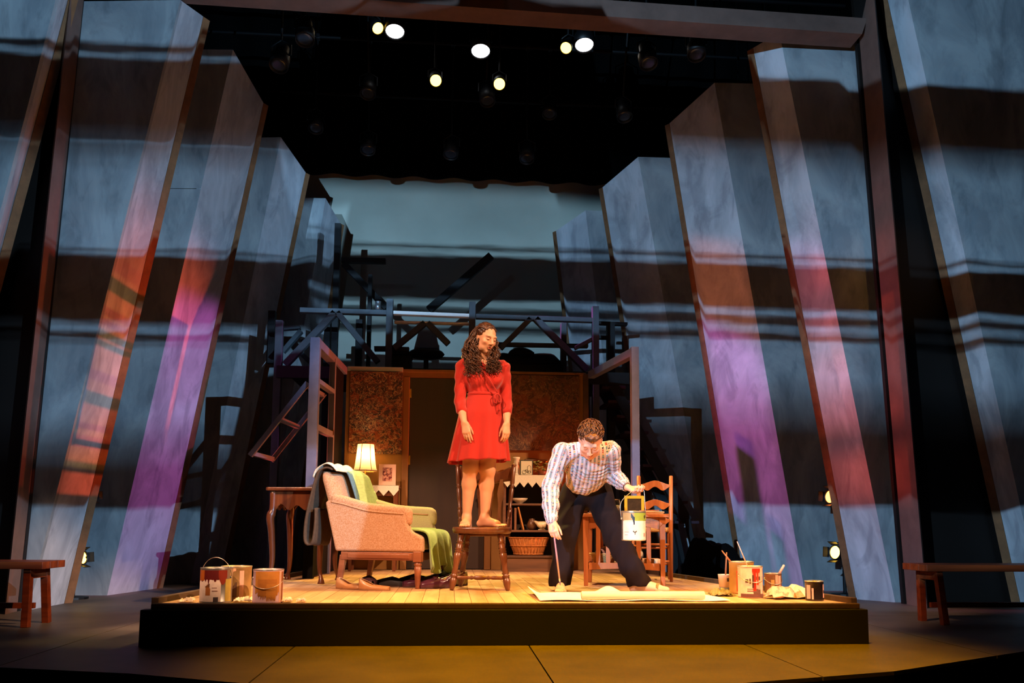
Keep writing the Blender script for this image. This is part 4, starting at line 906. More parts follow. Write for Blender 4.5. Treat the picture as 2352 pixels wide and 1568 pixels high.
m_shade = bpy.data.materials.new('cream lamp shade'); m_shade.use_nodes = True
nt = NT(m_shade.node_tree); pb = m_shade.node_tree.nodes['Principled BSDF']; out = m_shade.node_tree.nodes['Material Output']
pb.inputs['Base Color'].default_value = lin('ecd9b8'); pb.inputs['Roughness'].default_value = .9
tr = nt.n('ShaderNodeBsdfTranslucent'); tr.inputs[0].default_value = lin('f6dcae'); mx = nt.n('ShaderNodeMixShader'); mx.inputs[0].default_value = .55
nt.put(mx.inputs[1], pb.outputs[0]); nt.put(mx.inputs[2], tr.outputs[0]); nt.put(out.inputs[0], mx.outputs[0])
zs, ze = 1.31-cz, 1.60-cz
def shade(a, b):
    r = .128-.042*b**.55; r *= 1+.012*math.cos(a*2*PI*40); return (r*math.cos(a*2*PI), r*math.sin(a*2*PI), zs+(ze-zs)*b)
shd = MB().grid(shade, 160, 10, True).build('shade', m_shade, lm, smooth=True)
m_braid = mat('tan braid', '9a6a3c', .8)
for b_, in ((0.,), (1.,)): MB().tube([shade(k/40, b_) for k in range(40)], .006, 6, close=True).build('braid', m_braid, shd)
for k in range(6): MB().tube([V(shade(k/6+.02, j/8))*1.0 for j in range(9)], .004, 5).build('rib', m_braid, shd)
pl_l = bpy.data.lights.new('lamp_bulb', 'POINT'); plo = bpy.data.objects.new('lamp_bulb', pl_l); C.objects.link(plo); plo.parent = lm; plo.location = (0, 0, (zs+ze)/2+.02)
pl_l.energy = 6; pl_l.color = (1., .72, .36); pl_l.shadow_soft_size = .03
# paper stack under the console
rk = random.Random(3)
for i in range(5):
    o = MB().box((0, 0, 0), (.2+rk.uniform(-.03, .04), .15, .018)).build('magazine', mat('magazine %d' % (i % 3), ['b49a7a', '8a6a5a', 'c8b49a'][i % 3], .7)); o.location = (-.86+rk.uniform(-.03, .03), 8.95, PZ+.2405+.009+i*.0186); o.rotation_euler = (0, 0, rk.uniform(-.3, .3))
    tag(o, ['bottom', 'second lowest', 'middle', 'second highest', 'topmost'][i]+' magazine of the stack under the console', 'magazine', 'magazines under the console')
# --- benches at both sides of the stage
m_bench = wood('red bench wood', '5e2410', '8a3a18', .4, axis=0)
def bench(label, loc, L, rz=0.):
    t = thing('bench', label, 'bench', loc, rz, 'plank benches')
    for y in (-.17, -.055, .06): MB().b2((0, y, .41), (L, y+.108, .462)).build('top_board', m_bench, t, bevel=.004)
    for x in (.12, L-.12):
        for y in (-.13, .13): MB().beam((x+.02, y*1.15, 0), (x, y*.9, .41), .05, .05).build('leg', m_bench, t, bevel=.003)
        MB().b2((x-.02, -.14, .34), (x+.02, .14, .41)).build('cross_bar', m_bench, t)
    MB().b2((.12, -.015, .12), (L-.12, .015, .16)).build('stretcher', m_bench, t)
bench('dark red plank bench at the right edge of the stage', (3.69, 6.38, 0), 1.9, math.radians(1))
bench('dark red plank bench cut off by the left edge', (-4.78, 6.40, 0), 1.9, math.radians(-1))
# ================================================================== PAINT CANS, SHOES, PAPER
m_tin = mat('paint can tin', 'b9b2a8', .35, .85, vary=(12, .8, 1.1))
m_wire = mat('bail wire', 'c8b8a4', .35, .9)
def arc_patch(R, a0, a1, z0f, z1f, n=44):
    """a curved patch on a can: z0f, z1f give its lower and upper height at fraction t"""
    mb = MB(); k = 0
    for i in range(n+1):
        t = i/n; a = a0+(a1-a0)*t
        for r in (R, R+.0012):
            mb.v += [V(r*math.cos(a), r*math.sin(a), z0f(t)), V(r*math.cos(a), r*math.sin(a), z1f(t))]
    for i in range(n):
        b = i*4; c = b+4
        mb.f += [(b+2, c+2, c+3, b+3), (b, b+1, c+1, c), (b+1, b+3, c+3, c+1), (b, c, c+2, b+2)]
    mb.f += [(0, 2, 3, 1), (n*4, n*4+1, n*4+3, n*4+2)]
    return mb
FRONT = -PI/2
def paint_can(label, loc, R, h, base=None, patches=(), bail=None, rz=0., fill='5a2a20', group='paint cans on the platform', lid=False, tilt=None):
    t = thing('paint_can', label, 'paint can', loc, rz, group)
    bd = MB().lathe([(R*.96, 0), (R, .004), (R, .012), (R*.985, .014), (R*.985, h-.014), (R, h-.012), (R, h-.002), (R*.97, h), (R*.84, h-.002), (R*.84, h-.03)], 32).build('body', base or m_tin, t, smooth=True)
    MB().tube([(R*.99*math.cos(2*PI*k/32), R*.99*math.sin(2*PI*k/32), h-.001) for k in range(32)], .0035, 6, close=True).build('rim', m_tin, bd, smooth=True)
    MB().lathe([(R*.838, h-.028), (0, h-.027)], 24).build('paint', mat('wet paint '+fill, fill, .25), t)
    for nm, col, a0, a1, zf, zg in patches:
        arc_patch(R*.987+(.0006 if nm != 'label' else 0), FRONT+a0, FRONT+a1, zf if callable(zf) else (lambda t, q=zf: q), zg if callable(zg) else (lambda t, q=zg: q)).build(nm, mat('can print '+col, col, .45, vary=(30, .88, 1.08)), bd)
    ez = h*.74
    if bail:
        for s in (-1, 1):
            a = bail[0]; c = V(s*R*math.cos(a), s*R*math.sin(a), ez)
            MB().sphere(c, (.008, .008, .008), 8).build('ear', m_tin, bd, smooth=True)
        a, up = bail; d = V(math.cos(a), math.sin(a), 0); nrm = V(-math.sin(a), math.cos(a), 0)
        P = []
        for k in range(17):
            f = PI*k/16; q = d*(R*1.06*math.cos(f)); s = math.sin(f)
            P.append(q+V(0, 0, ez)+(V(0, 0, 1)*math.sin(up)-nrm*math.cos(up)*(-1 if False else 1))*(s*R*1.25)+(nrm*-.0))
        MB().tube(P, .0022, 6).build('bail_handle', m_wire, t, smooth=True)
    return t
def dripz(base, amp, seed):
    r_ = random.Random(seed); dr = [((k+r_.uniform(.2, .8))/9, r_.uniform(.022, .045), r_.uniform(.15, 1.)) for k in range(9)]
    return lambda t: base-amp*max([.05]+[l*math.sqrt(max(0, 1-((t-c)/w_)**2)) for c, w_, l in dr])
# left cluster
p = on(492, 1384, PZ); p.y += .03
paint_can('white labelled paint can with dark red drips and raised wire handle', p, .098, .216, patches=(('label', 'e8cdb8', -1.5, .55, .012, .2), ('drip', '5c1410', -1.45, .5, dripz(.15, .035, 1), .205), ('drip', '8a2a12', .38, .95, lambda t: .115+.05*abs(2*t-1)**2, .205), ('side_strip', 'c9a848', .85, 1.35, .012, .15), ('drip', 'a8541c', -1.1, -.55, .14, .205), ('dog_emblem', 'a8622c', -.42, -.1, lambda t: .05, lambda t: .095+.025*(1-abs(2*t-.8))), ('dog_emblem', '6a3a20', -.45, -.15, .1, lambda t: .105+.02*t), ('barcode', '4a3a38', .1, .4, .012, .04), ('fine_print', '8a5a4a', .0, .35, .075, .08), ('fine_print', '8a5a4a', .0, .3, .095, .099)), bail=(-.25, 1.45), fill='6a1a12')
p = at(541, 1376, 5.64); p.z = PZ
paint_can('tan smeared paint can behind the two front cans on the left', p, .097, .215, base=mat('smeared tan can', 'a8824e', .5, vary=(9, .6, 1.2)), patches=(('label', 'd9a890', .45, .75, .01, .19), ('drip', '6a4a3a', -.6, .3, .02, dripz(.12, .05, 3)), ('drip', 'd8a07a', -.5, .2, dripz(.19, .03, 5), .205), ('seal', 'c84a38', .45, .7, .004, .02)), fill='8a6a4a')
p = on(612, 1384, PZ); p.y += .03
paint_can('orange paint smeared can with hanging wire handle beside the tan can', p, .094, .207, base=mat('lilac can', 'c8a0a8', .5), patches=(('label', 'c07a30', -.75, 1.0, dripz(.07, .05, 8), .198), ('drip', 'b06a28', -.5, .8, dripz(.05, .05, 9), .15), ('drip', 'c07a30', .1, .75, dripz(.045, .045, 12), .12), ('stripe', 'd8a890', 1.0, 1.2, .006, .195), ('stripe', '8a4a20', 1.2, 1.45, .006, .195)), bail=(.0, -.55), fill='c08038')
# right cluster
p = on(1724, 1371, PZ); whitecan = p
paint_can('white paint can with long red drips at the right of the platform', p, .087, .218, base=mat('pinkish can', 'e0b8a4', .5, vary=(14, .9, 1.05)), patches=(('label', 'ecc8b4', -1.2, -.15, .03, .205), ('label', '6a4a40', -.1, .85, .03, .15), ('label', 'e6bba6', -.05, .8, .06, .125), ('drip', 'b02a14', -.12, .12, dripz(.05, .0, 2), .2), ('drip', 'c83a1c', .2, .34, .09, .2), ('drip', 'b02a14', -.2, .5, dripz(.185, .03, 7), .205), ('drip', 'f0c8b0', .55, .75, .03, .205), ('bottom_band', '6a4440', -1.2, 1.2, .004, .028), ('lettering', '5a3a34', -.75, -.5, .105, .13), ('lettering', '5a3a34', -.42, -.3, .1, .135), ('lettering', '5a3a34', -.2, -.05, .07, .16), ('lettering', '7a5248', -.6, .2, .045, .052), ('lettering', '7a5248', -.6, .3, .06, .065)), bail=(.0, -.5), fill='e8c8b0')
stx = thing('stir_stick', 'long pink coated stir stick leaning out of the white drip can', 'stir stick', p+V(.03, .02, .12))
a, b = V(0, 0, 0), at(1693, 1243, p.y+.06)-(p+V(.03, .02, .12))
MB().beam(a, b*.45, .03, .006, w1=(.026, .006)).build('blade', mat('coated stick', 'd89a80', .4), stx)
MB().beam(b*.45, b, .026, .006, w1=(.009, .006)).build('handle', MATS['coated stick'], stx)
p = at(1704, 1362, 6.14); p.z = PZ
paint_can('tall amber can with orange marks behind the white drip can', p, .092, .235, base=mat('amber can', 'a87a3a', .5, vary=(8, .75, 1.15)), patches=(('label', 'b8906a', -.5, .9, .01, .19), ('drip', 'd8481c', -.75, -.45, .02, .17), ('drip', 'd8481c', -.6, -.2, .12, .15), ('drip', 'e0a080', -.6, -.3, .13, .16), ('label_text', '7a5a48', -.1, .4, .06, .1)), fill='6a7a1c')
bq = thing('paint_brush', 'thin brush sticking out of the tall amber can', 'brush', p+V(-.04, 0, .18))
e = at(1658, 1264, 6.14)-(p+V(-.04, 0, .18))
MB().tube([V(0, 0, 0), e*.5, e], [.006, .007, .004], 8).build('handle', m_oak, bq, smooth=True)
MB().tube([V(0, 0, -.05), V(0, 0, 0)], [.004, .008], 8).build('ferrule', m_tin, bq)
p = at(1776, 1356, 6.2); p.z = PZ
paint_can('small brown splashed can with wire handle and a brush', p, .064, .145, base=mat('brown can', '8a5a3a', .5, vary=(14, .5, 1.3)), patches=(('drip', 'e0a890', .3, .65, .01, .13), ('drip', 'b0884a', -.6, -.2, .03, .1), ('drip', 'd89a80', -.1, .25, dripz(.08, .04, 4), .135)), bail=(.0, -.55), fill='7a4a30')
bq = thing('paint_brush', 'short thick brush leaning out of the small brown can', 'brush', p+V(.03, .0, .11))
e = at(1801, 1297, 6.2)-(p+V(.03, 0, .11))
MB().tube([V(0, 0, 0), e*.6, e], [.009, .01, .009], 8).build('handle', mat('pink handle', 'd8a088', .5), bq, smooth=True)
MB().tube([V(0, 0, -.05), V(0, 0, 0)], [.006, .01], 8).build('bristles', m_dark, bq)
p = on(1871, 1378, PZ)
paint_can('small black drip covered can at the right end of the platform', p, .061, .13, base=mat('black drip can', '1a1210', .25, spec=.7), patches=(('label', 'd8a8a0', -1.35, -.85, dripz(.012, .0, 1), .105), ('label', 'd8a8a0', -.7, -.5, .01, .085), ('label', 'c89a90', .7, 1.2, .02, .11), ('drip', '140c0a', .75, 1.1, .05, .07)), fill='2a1a16')
p = on(1664, 1357, PZ)
cup = thing('paper_cup', 'white paper cup with a brush at the left of the right hand cans', 'cup', p)
MB().lathe([(.036, 0), (.047, .125), (.049, .128), (.045, .126), (.034, .006), (0, .006)], 24).build('wall', mat('white paper', 'e6cdb4', .7), cup, smooth=True)
MB().lathe([(.0368, .002), (.0405, .03), (.0395, .03), (.036, .003)], 24, cap=False).build('grey_band', mat('grey blue paint', '6a6a78', .6), cup, smooth=True)
arc_patch(.0435, FRONT+.15, FRONT+.75, lambda t: .075, lambda t: .105).build('dark_stamp', mat('stamp', '4a3630', .7), cup)
bq = thing('paint_brush', 'brown handled brush standing upright in the paper cup', 'brush', p+V(.005, 0, .03))
e = at(1669, 1268, p.y)-(p+V(.005, 0, .03))
MB().tube([V(0, 0, 0), e*.5, e], [.005, .008, .005], 8).build('handle', wood('brush wood', '6a3a1c', '8a5228'), bq, smooth=True)
MB().tube([V(0, 0, -.02), V(0, 0, .03)], [.003, .006], 8).build('ferrule', m_tin, bq)
# crumpled paper and rags by the cans
def crumple(name, label, cat, loc, sx, sy, hz, seed, m, rz=0., group=None):
    r_ = random.Random(seed); K = [(r_.uniform(2, 9), r_.uniform(2, 9), r_.uniform(0, 6), r_.uniform(.4, 1)) for _ in range(6)]
    def fn(a, b):
        i, j = round(a*nx), round(b*ny); e = 1. if 0 < i < nx and 0 < j < ny else .35
        q = random.Random(seed*977+i*31+j*7)
        return ((a-.5+q.uniform(-.4, .4)/nx)*sx, (b-.5+q.uniform(-.4, .4)/ny)*sy, .003+hz*e*q.uniform(0, 1)**1.3)
    nx, ny = (7, 5) if cat == 'paper' else (11, 9)
    o = MB().grid(fn, nx, ny).build(name, m, solid=.002, smooth=cat == 'rag'); o.location = loc; o.rotation_euler = (0, 0, rz)
    return tag(o, label, cat, group)
m_news = mat('newsprint', 'd8b79c', .85, vary=(25, .5, .62), col2='a8866e'); m_news2 = mat('cream paper', 'e8d0a8', .85); m_rag = mat('olive rag', '8a7a50', .95, vary=(30, .5, 1.3))
a = on(1792, 1377, PZ)
crumple('crumpled_paper', 'crumpled printed paper in front of the white drip can', 'paper', V(2.37, 5.72, PZ), .30, .17, .085, 3, m_news, .3, 'crumpled papers')
crumple('crumpled_paper', 'crumpled cream paper beside the small black can', 'paper', V(2.49, 5.80, PZ), .22, .16, .09, 5, m_news2, -.2, 'crumpled papers')
crumple('rag', 'olive stained rag between the cup and the white drip can', 'rag', V(1.97, 5.92, PZ), .17, .12, .055, 9, m_rag, .2)
crumple('rag', 'small pale rag at the foot of the tan can on the left', 'rag', V(-1.29, 5.42, PZ+.003), .11, .07, .035, 12, m_news2)
crumple('rag', 'pink spattered rag at the foot of the orange can on the left', 'rag', V(-1.03, 5.42, PZ+.003), .09, .06, .03, 14, m_news)
crumple('crumpled_paper', 'small pale paper scrap at the left front corner of the platform', 'paper', V(-1.64, 5.43, PZ+.003), .09, .06, .03, 15, m_news2)
crumple('crumpled_paper', 'tiny pink paper scrap right of the left cans', 'paper', V(-.93, 5.44, PZ+.003), .06, .05, .025, 16, m_news)
# painting paper on the floor
m_paper = mat('white art paper', 'efe3d2', .8, vary=(4, .96, 1.02))
def sheet(a, b):
    bump_ = .055*math.exp(-((a-.46)/.06)**2-((b-.93)/.25)**2); curl = .05*max(0, .06-a)/.06*b
    return (.60+1.28*a-.02*b, 5.47+.62*b, PZ+.004+bump_+curl+.004*(1+math.sin(a*13+b*5)))
tag(MB().grid(sheet, 60, 20).build('paper_sheet', m_paper, smooth=True, solid=.002), 'large white painting paper spread on the platform before the man', 'paper')
rp_ = thing('paper_roll', 'long cream paper roll lying along the front of the white sheet', 'paper roll', (1.30, 5.52, PZ+.037))
MB().lathe([(.027, -.415), (.027, .415), (.023, .415), (.023, -.415)], 20, M=rot('Y', PI/2), cap=False).build('rolled_paper', mat('cream roll', 'f0d8bc', .75), rp_, smooth=True)
MB().lathe([(.022, -.417), (.022, .417), (.018, .417), (.018, -.417)], 16, M=rot('Y', PI/2), cap=False).build('inner_turn', m_paper, rp_, smooth=True)
# shoes
def shoe(label, loc, rz, L, W, H, col, style, group, rough=.35, sole='3a2018'):
    """toe points to -y; style flat | loafer | oxford | slipper"""
    t = thing('shoe', label, 'shoe', loc, rz, group); m = mat('shoe '+col, col, rough, spec=.5)
    def wd(t): return W*(.36+.14*math.sin(min(1, t/.25)*PI/2)*1+(.0 if t < .3 else .02)) if t < .72 else W*.5*math.sqrt(max(0.02, 1-((t-.72)/.285)**2))
    top = {'flat': lambda t: H*(1-.55*min(1, t/.45)) if t < .5 else H*(.45-.12*(t-.5)/.5), 'loafer': lambda t: H*(1-.28*min(1, t/.35)) if t < .4 else H*(.86-.42*(t-.4)/.6), 'oxford': lambda t: H*(1-.12*min(1, t/.35)) if t < .4 else H*(.95-.5*(t-.4)/.6), 'slipper': lambda t: H*(.55+.4*min(1, t/.5)) if t < .5 else H*(.95-.35*(t-.5)/.5)}[style]
    op = {'flat': .74, 'loafer': .52, 'oxford': .42, 'slipper': .45}[style]
    def fn(a, b):
        w_ = wd(b); h_ = top(b); y = L*(.5-b)
        g = .62*w_*max(0, 1-(b/op)**3) if b < op else 0
        if b < .06: g = min(g, .62*w_)
        A = (2*a-1); s = 1 if A >= 0 else -1; u = abs(A)
        if u < .3: return (s*w_*u/.3, y, .004)
        if u < .65: f = (u-.3)/.35; return (s*(w_*(1+.06*math.sin(PI*f))), y, .004+h_*.7*f)
        f = (u-.65)/.35; return (s*(w_*(1-f)+g*f), y, h_*(.7+.3*math.sin(f*PI/2)))
    up = MB().grid(fn, 36, 24)
    up.f.append(tuple(i for i in range(0, 37)))
    uo = up.build('upper', m, t, smooth=True, solid=.004)
    so = MB(); P = [(wd(b), L*(.5-b)) for b in [k/20 for k in range(21)]]
    so.prism([(x+.003, y, -.0) for x, y in P]+[(-x-.003, y, 0) for x, y in P[::-1]], (0, 0, .012)).build('sole', mat('sole '+sole, sole, .6), t)
    if style in ('loafer', 'oxford'):
        MB().b2((-wd(.1), L*.28, -.0), (wd(.1), L*.5, .022)).build('heel', mat('sole '+sole, sole, .6), t, bevel=.004)
        if style == 'oxford':
            for k in range(3): MB().tube([(-.02, L*(.02-.05*k), H*(.93-.06*k)), (0, L*(.0-.05*k), H*(.97-.06*k)), (.02, L*(.02-.05*k), H*(.93-.06*k))], .0025, 5).build('lace', m_dark, uo)
        else: MB().grid(lambda a, b: ((a-.5)*W*.8, -L*.0-.02*b, H*.88-.04*(2*a-1)**2*H*4-.008*b), 8, 2).build('strap', m, uo, solid=.004)
    return t
p = on(866, 1355, PZ)
shoe('tan flat shoe on the right of the pair before the armchair', V(-.55, 6.40, PZ), math.radians(75), .235, .085, .085, 'b07848', 'flat', 'tan flat shoes', sole='8a5a34')
shoe('tan flat shoe on the left of the pair before the armchair', V(-.74, 6.50, PZ), math.radians(62), .235, .085, .085, 'b07848', 'flat', 'tan flat shoes', sole='8a5a34')
shoe('dark plum loafer beside the armchair front leg', V(-.10, 6.60, PZ), math.radians(-70), .28, .105, .105, '4a2230', 'loafer', 'plum loafers', .22)
shoe('dark plum loafer tucked behind the armchair front leg', V(-.22, 6.72, PZ), math.radians(-80), .28, .105, .10, '4a2230', 'loafer', 'plum loafers', .22)
shoe('olive gold laced shoe behind the plum loafer', V(.02, 6.86, PZ), math.radians(-60), .28, .1, .11, '7a6a34', 'oxford', 'laced shoes', .3)
shoe('dark laced shoe leaning behind the olive one', V(-.06, 7.05, PZ), math.radians(-100), .28, .1, .12, '2a2420', 'oxford', 'laced shoes', .35)
shoe('dark red slipper under the left of the armchair', V(-.64, 6.84, PZ), math.radians(20), .26, .1, .085, '4a2426', 'slipper', 'slippers under the armchair', .7)
shoe('black slipper under the middle of the armchair', V(-.45, 6.80, PZ), math.radians(60), .26, .1, .08, '221a1a', 'slipper', 'slippers under the armchair', .7)
shoe('brown felt slipper upstage under the armchair', V(-.28, 7.02, PZ), math.radians(-60), .27, .1, .09, '3a281e', 'slipper', 'slippers under the armchair', .8)
for i, (x, y, c, L_) in enumerate(((-.2, 6.9, 'c9a27a', .22), (-.12, 7.14, 'b08a50', .26))):
    t = thing('paper_roll', ['short cream roll lying under the armchair front', 'ochre roll lying behind the armchair shoes'][i], 'paper roll', (x, y, PZ+.034), math.radians(-25+15*i))
    MB().lathe([(.033, -L_/2), (.033, L_/2), (.024, L_/2), (.024, -L_/2)], 16, M=rot('Y', PI/2), cap=False).build('paper', mat('floor roll %d' % i, c, .8), t, smooth=True)
    MB().lathe([(.023, -L_/2-.002), (.023, L_/2+.002), (.018, L_/2), (.018, -L_/2)], 12, M=rot('Y', PI/2), cap=False).build('core', m_dkshelf, t, smooth=True)
# ================================================================== PEOPLE (signed-distance bodies meshed by surface nets)
class Blob:
    def __init__(s, lo, hi, h):
        s.lo = np.array(lo, np.float32); s.h = h
        s.n = np.ceil((np.array(hi)-np.array(lo))/h).astype(int)+1
        s.f = np.full(s.n, .2, np.float32)
        s.ax = [s.lo[i]+h*np.arange(s.n[i], dtype=np.float32) for i in range(3)]
    def block(s, lo, hi, pad):
        a = np.maximum(0, np.floor((np.array(lo)-pad-s.lo)/s.h).astype(int)); b = np.minimum(s.n, np.ceil((np.array(hi)+pad-s.lo)/s.h).astype(int)+1)
        if np.any(b <= a): return None
        sl = tuple(slice(a[i], b[i]) for i in range(3))
        return sl, s.ax[0][sl[0]][:, None, None], s.ax[1][sl[1]][None, :, None], s.ax[2][sl[2]][None, None, :]
    def put(s, sl, d, k, sub=False):
        a = s.f[sl]
        if sub:
            d = -d; hh = np.clip(.5+.5*(d-a)/k, 0, 1); s.f[sl] = a*(1-hh)+d*hh+k*hh*(1-hh)
        else:
            hh = np.clip(.5+.5*(a-d)/k, 0, 1); s.f[sl] = a*(1-hh)+d*hh-k*hh*(1-hh)
    def cone(s, p, q, r1, r2, k=.02, sub=False, sq=None):
        """sq=(axis vector, factor): squash the section along that axis"""
        p, q = np.array(p, np.float32), np.array(q, np.float32); rm = max(r1, r2)*(1 if sq is None else max(1, 1/sq[1]))
        B = s.block(np.minimum(p, q)-rm, np.maximum(p, q)+rm, k+.03)
        if B is None: return s
        sl, X, Y, Z = B; d = q-p; L2 = max(1e-9, float(d@d))
        t = np.clip(((X-p[0])*d[0]+(Y-p[1])*d[1]+(Z-p[2])*d[2])/L2, 0, 1)
        vx, vy, vz = X-(p[0]+t*d[0]), Y-(p[1]+t*d[1]), Z-(p[2]+t*d[2])
        if sq is not None:
            a = np.array(V(sq[0]).normalized(), np.float32); m = (vx*a[0]+vy*a[1]+vz*a[2])*(1/sq[1]-1)
            vx, vy, vz = vx+a[0]*m, vy+a[1]*m, vz+a[2]*m
        s.put(sl, np.sqrt(vx*vx+vy*vy+vz*vz)-(r1+(r2-r1)*t), k, sub); return s
    def chain(s, pts, rad, k=.02, sq=None):
        for i in range(len(pts)-1): s.cone(pts[i], pts[i+1], rad[i], rad[i+1], k, sq=sq)
        return s
    def ell(s, c, r, k=.02, R=None, sub=False):
        c = np.array(c, np.float32); rm = max(r); B = s.block(c-rm, c+rm, k+.03)
        if B is None: return s
        sl, X, Y, Z = B; x, y, z = X-c[0], Y-c[1], Z-c[2]
        if R is not None:
            R = np.array(R, np.float32)          # columns = local axes
            x, y, z = (R[0, 0]*x+R[1, 0]*y+R[2, 0]*z), (R[0, 1]*x+R[1, 1]*y+R[2, 1]*z), (R[0, 2]*x+R[1, 2]*y+R[2, 2]*z)
        k0 = np.sqrt((x/r[0])**2+(y/r[1])**2+(z/r[2])**2); k1 = np.sqrt((x/r[0]**2)**2+(y/r[1]**2)**2+(z/r[2]**2)**2)
        s.put(sl, k0*(k0-1)/np.maximum(k1, 1e-6), k, sub); return s
    def cut(s, fn):                      # keep only where fn(X,Y,Z) < 0
        X, Y, Z = s.ax[0][:, None, None], s.ax[1][None, :, None], s.ax[2][None, None, :]
        s.f = np.maximum(s.f, fn(X, Y, Z).astype(np.float32)); return s
    def warp(s, fn):
        X, Y, Z = s.ax[0][:, None, None], s.ax[1][None, :, None], s.ax[2][None, None, :]
        s.f = s.f+fn(X, Y, Z).astype(np.float32); return s
    def mesh(s):
        f = s.f; n = s.n; ins = f < 0
        c = np.zeros(n-1, np.int8)
        for dx in (0, 1):
            for dy in (0, 1):
                for dz in (0, 1): c += ins[dx:n[0]-1+dx, dy:n[1]-1+dy, dz:n[2]-1+dz]
        act = np.argwhere((c > 0) & (c < 8)); idx = np.full(n-1, -1, np.int32)
        idx[act[:, 0], act[:, 1], act[:, 2]] = np.arange(len(act))
        acc = np.zeros((len(act), 3)); cnt = np.zeros(len(act))
        cr_ = [(0,0,0),(1,0,0),(0,1,0),(1,1,0),(0,0,1),(1,0,1),(0,1,1),(1,1,1)]
        val = [f[act[:, 0]+a, act[:, 1]+b, act[:, 2]+d] for a, b, d in cr_]
        for i, j in ((0,1),(2,3),(4,5),(6,7),(0,2),(1,3),(4,6),(5,7),(0,4),(1,5),(2,6),(3,7)):
            a, b = val[i], val[j]; m = (a < 0) != (b < 0)
            t = np.where(m, a/np.where(m, a-b, 1), 0)
            p = np.array(cr_[i])+t[:, None]*(np.array(cr_[j])-np.array(cr_[i]))
            acc += p*m[:, None]; cnt += m
        vs_ = s.lo+s.h*(act+acc/np.maximum(cnt, 1)[:, None]); F_ = []
        for ax_ in range(3):
            u, v = (ax_+1) % 3, (ax_+2) % 3
            sa = [slice(None)]*3; sb2 = [slice(None)]*3; sa[ax_] = slice(0, n[ax_]-1); sb2[ax_] = slice(1, n[ax_])
            a, b = ins[tuple(sa)], ins[tuple(sb2)]
            e = np.argwhere(a != b); e = e[(e[:, u] > 0) & (e[:, v] > 0) & (e[:, u] < n[u]-1) & (e[:, v] < n[v]-1)]
            fl_ = a[e[:, 0], e[:, 1], e[:, 2]]
            def g(du, dv):
                q = e.copy(); q[:, u] -= du; q[:, v] -= dv; return idx[q[:, 0], q[:, 1], q[:, 2]]
            Q = np.stack([g(1, 1), g(0, 1), g(0, 0), g(1, 0)], 1); Q[~fl_] = Q[~fl_][:, ::-1]; F_.append(Q)
        return vs_, np.concatenate(F_)
    def build(s, name, m, parent, relax=2, attr=None, paint=None):
        vs_, F_ = s.mesh()
        E = np.concatenate([F_[:, [0, 1]], F_[:, [1, 2]], F_[:, [2, 3]], F_[:, [3, 0]]])
        for _ in range(relax):
            a = np.zeros_like(vs_); c = np.zeros(len(vs_))
            for k_ in range(3): a[:, k_] = np.bincount(E[:, 0], vs_[E[:, 1], k_], len(vs_))+np.bincount(E[:, 1], vs_[E[:, 0], k_], len(vs_))
            c = np.bincount(E[:, 0], minlength=len(vs_))+np.bincount(E[:, 1], minlength=len(vs_))
            vs_ = vs_*.5+.5*a/np.maximum(c, 1)[:, None]
        me = bpy.data.meshes.new(name); me.from_pydata(vs_.tolist(), [], F_.tolist()); me.update(); me.shade_smooth()
        me.materials.append(m); o = bpy.data.objects.new(name, me); C.objects.link(o); o.parent = parent
        for nm, fn in ((('weave', attr),) if attr else ())+((('tint', paint),) if paint else ()):
            at_ = me.attributes.new(nm, 'FLOAT_VECTOR' if nm == 'weave' else 'FLOAT_COLOR', 'POINT')
            d = fn(vs_).astype(np.float32)
            at_.data.foreach_set('vector' if nm == 'weave' else 'color', d.ravel())
        return o
def basis(fwd, up):                      # columns: right, back, up ; face looks along fwd
    b = -V(fwd).normalized(); u = V(up); r = b.cross(u).normalized(); u = r.cross(b).normalized()
    r = -r if False else r
    return Matrix(((r.x, b.x, u.x), (r.y, b.y, u.y), (r.z, b.z, u.z)))
def head(B, c, M, fem, sc=1.):
    T = lambda x, y, z: V(c)+M @ V(x*sc, y*sc, z*sc)
    e = lambda p, r, k, sub=False: B.ell(T(*p), [q*sc for q in r], k, M, sub)
    e((0, .012, .035), (.074, .094, .086), .02)
    e((0, -.028, -.03), (.059 if fem else .063, .064, .08), .03)
    e((0, -.058, -.094), (.024 if fem else .032, .024, .02), .025)
    for s in (-1, 1):
        e((s*.045, -.02, -.07), (.022, .04, .03), .03)
        e((s*.042, -.062, -.018), (.02, .02, .018), .022)
    B.cone(T(-.036, -.082, .03), T(.036, -.082, .03), .011, .011, .015)
    for s in (-1, 1):
        e((s*.031, -.1, .008), (.017, .016, .011), .01, True)
        e((s*.031, -.079, .008), (.0145, .0125, .0115), .004)
    B.cone(T(0, -.088, .02), T(0, -.11, -.022), .008, .0115, .01)
    for s in (-1, 1): e((s*.011, -.099, -.027), (.009, .01, .007), .006)
    e((0, -.09, -.0535), (.022, .009, .0055), .006); e((0, -.088, -.0645), (.018, .009, .0065), .006)
    B.cone(T(-.021, -.0955, -.0585), T(.021, -.0955, -.0585), .0035, .0035, .004, True)
    for s in (-1, 1): e((s*.073, .012, .002), (.009, .02, .03), .008)
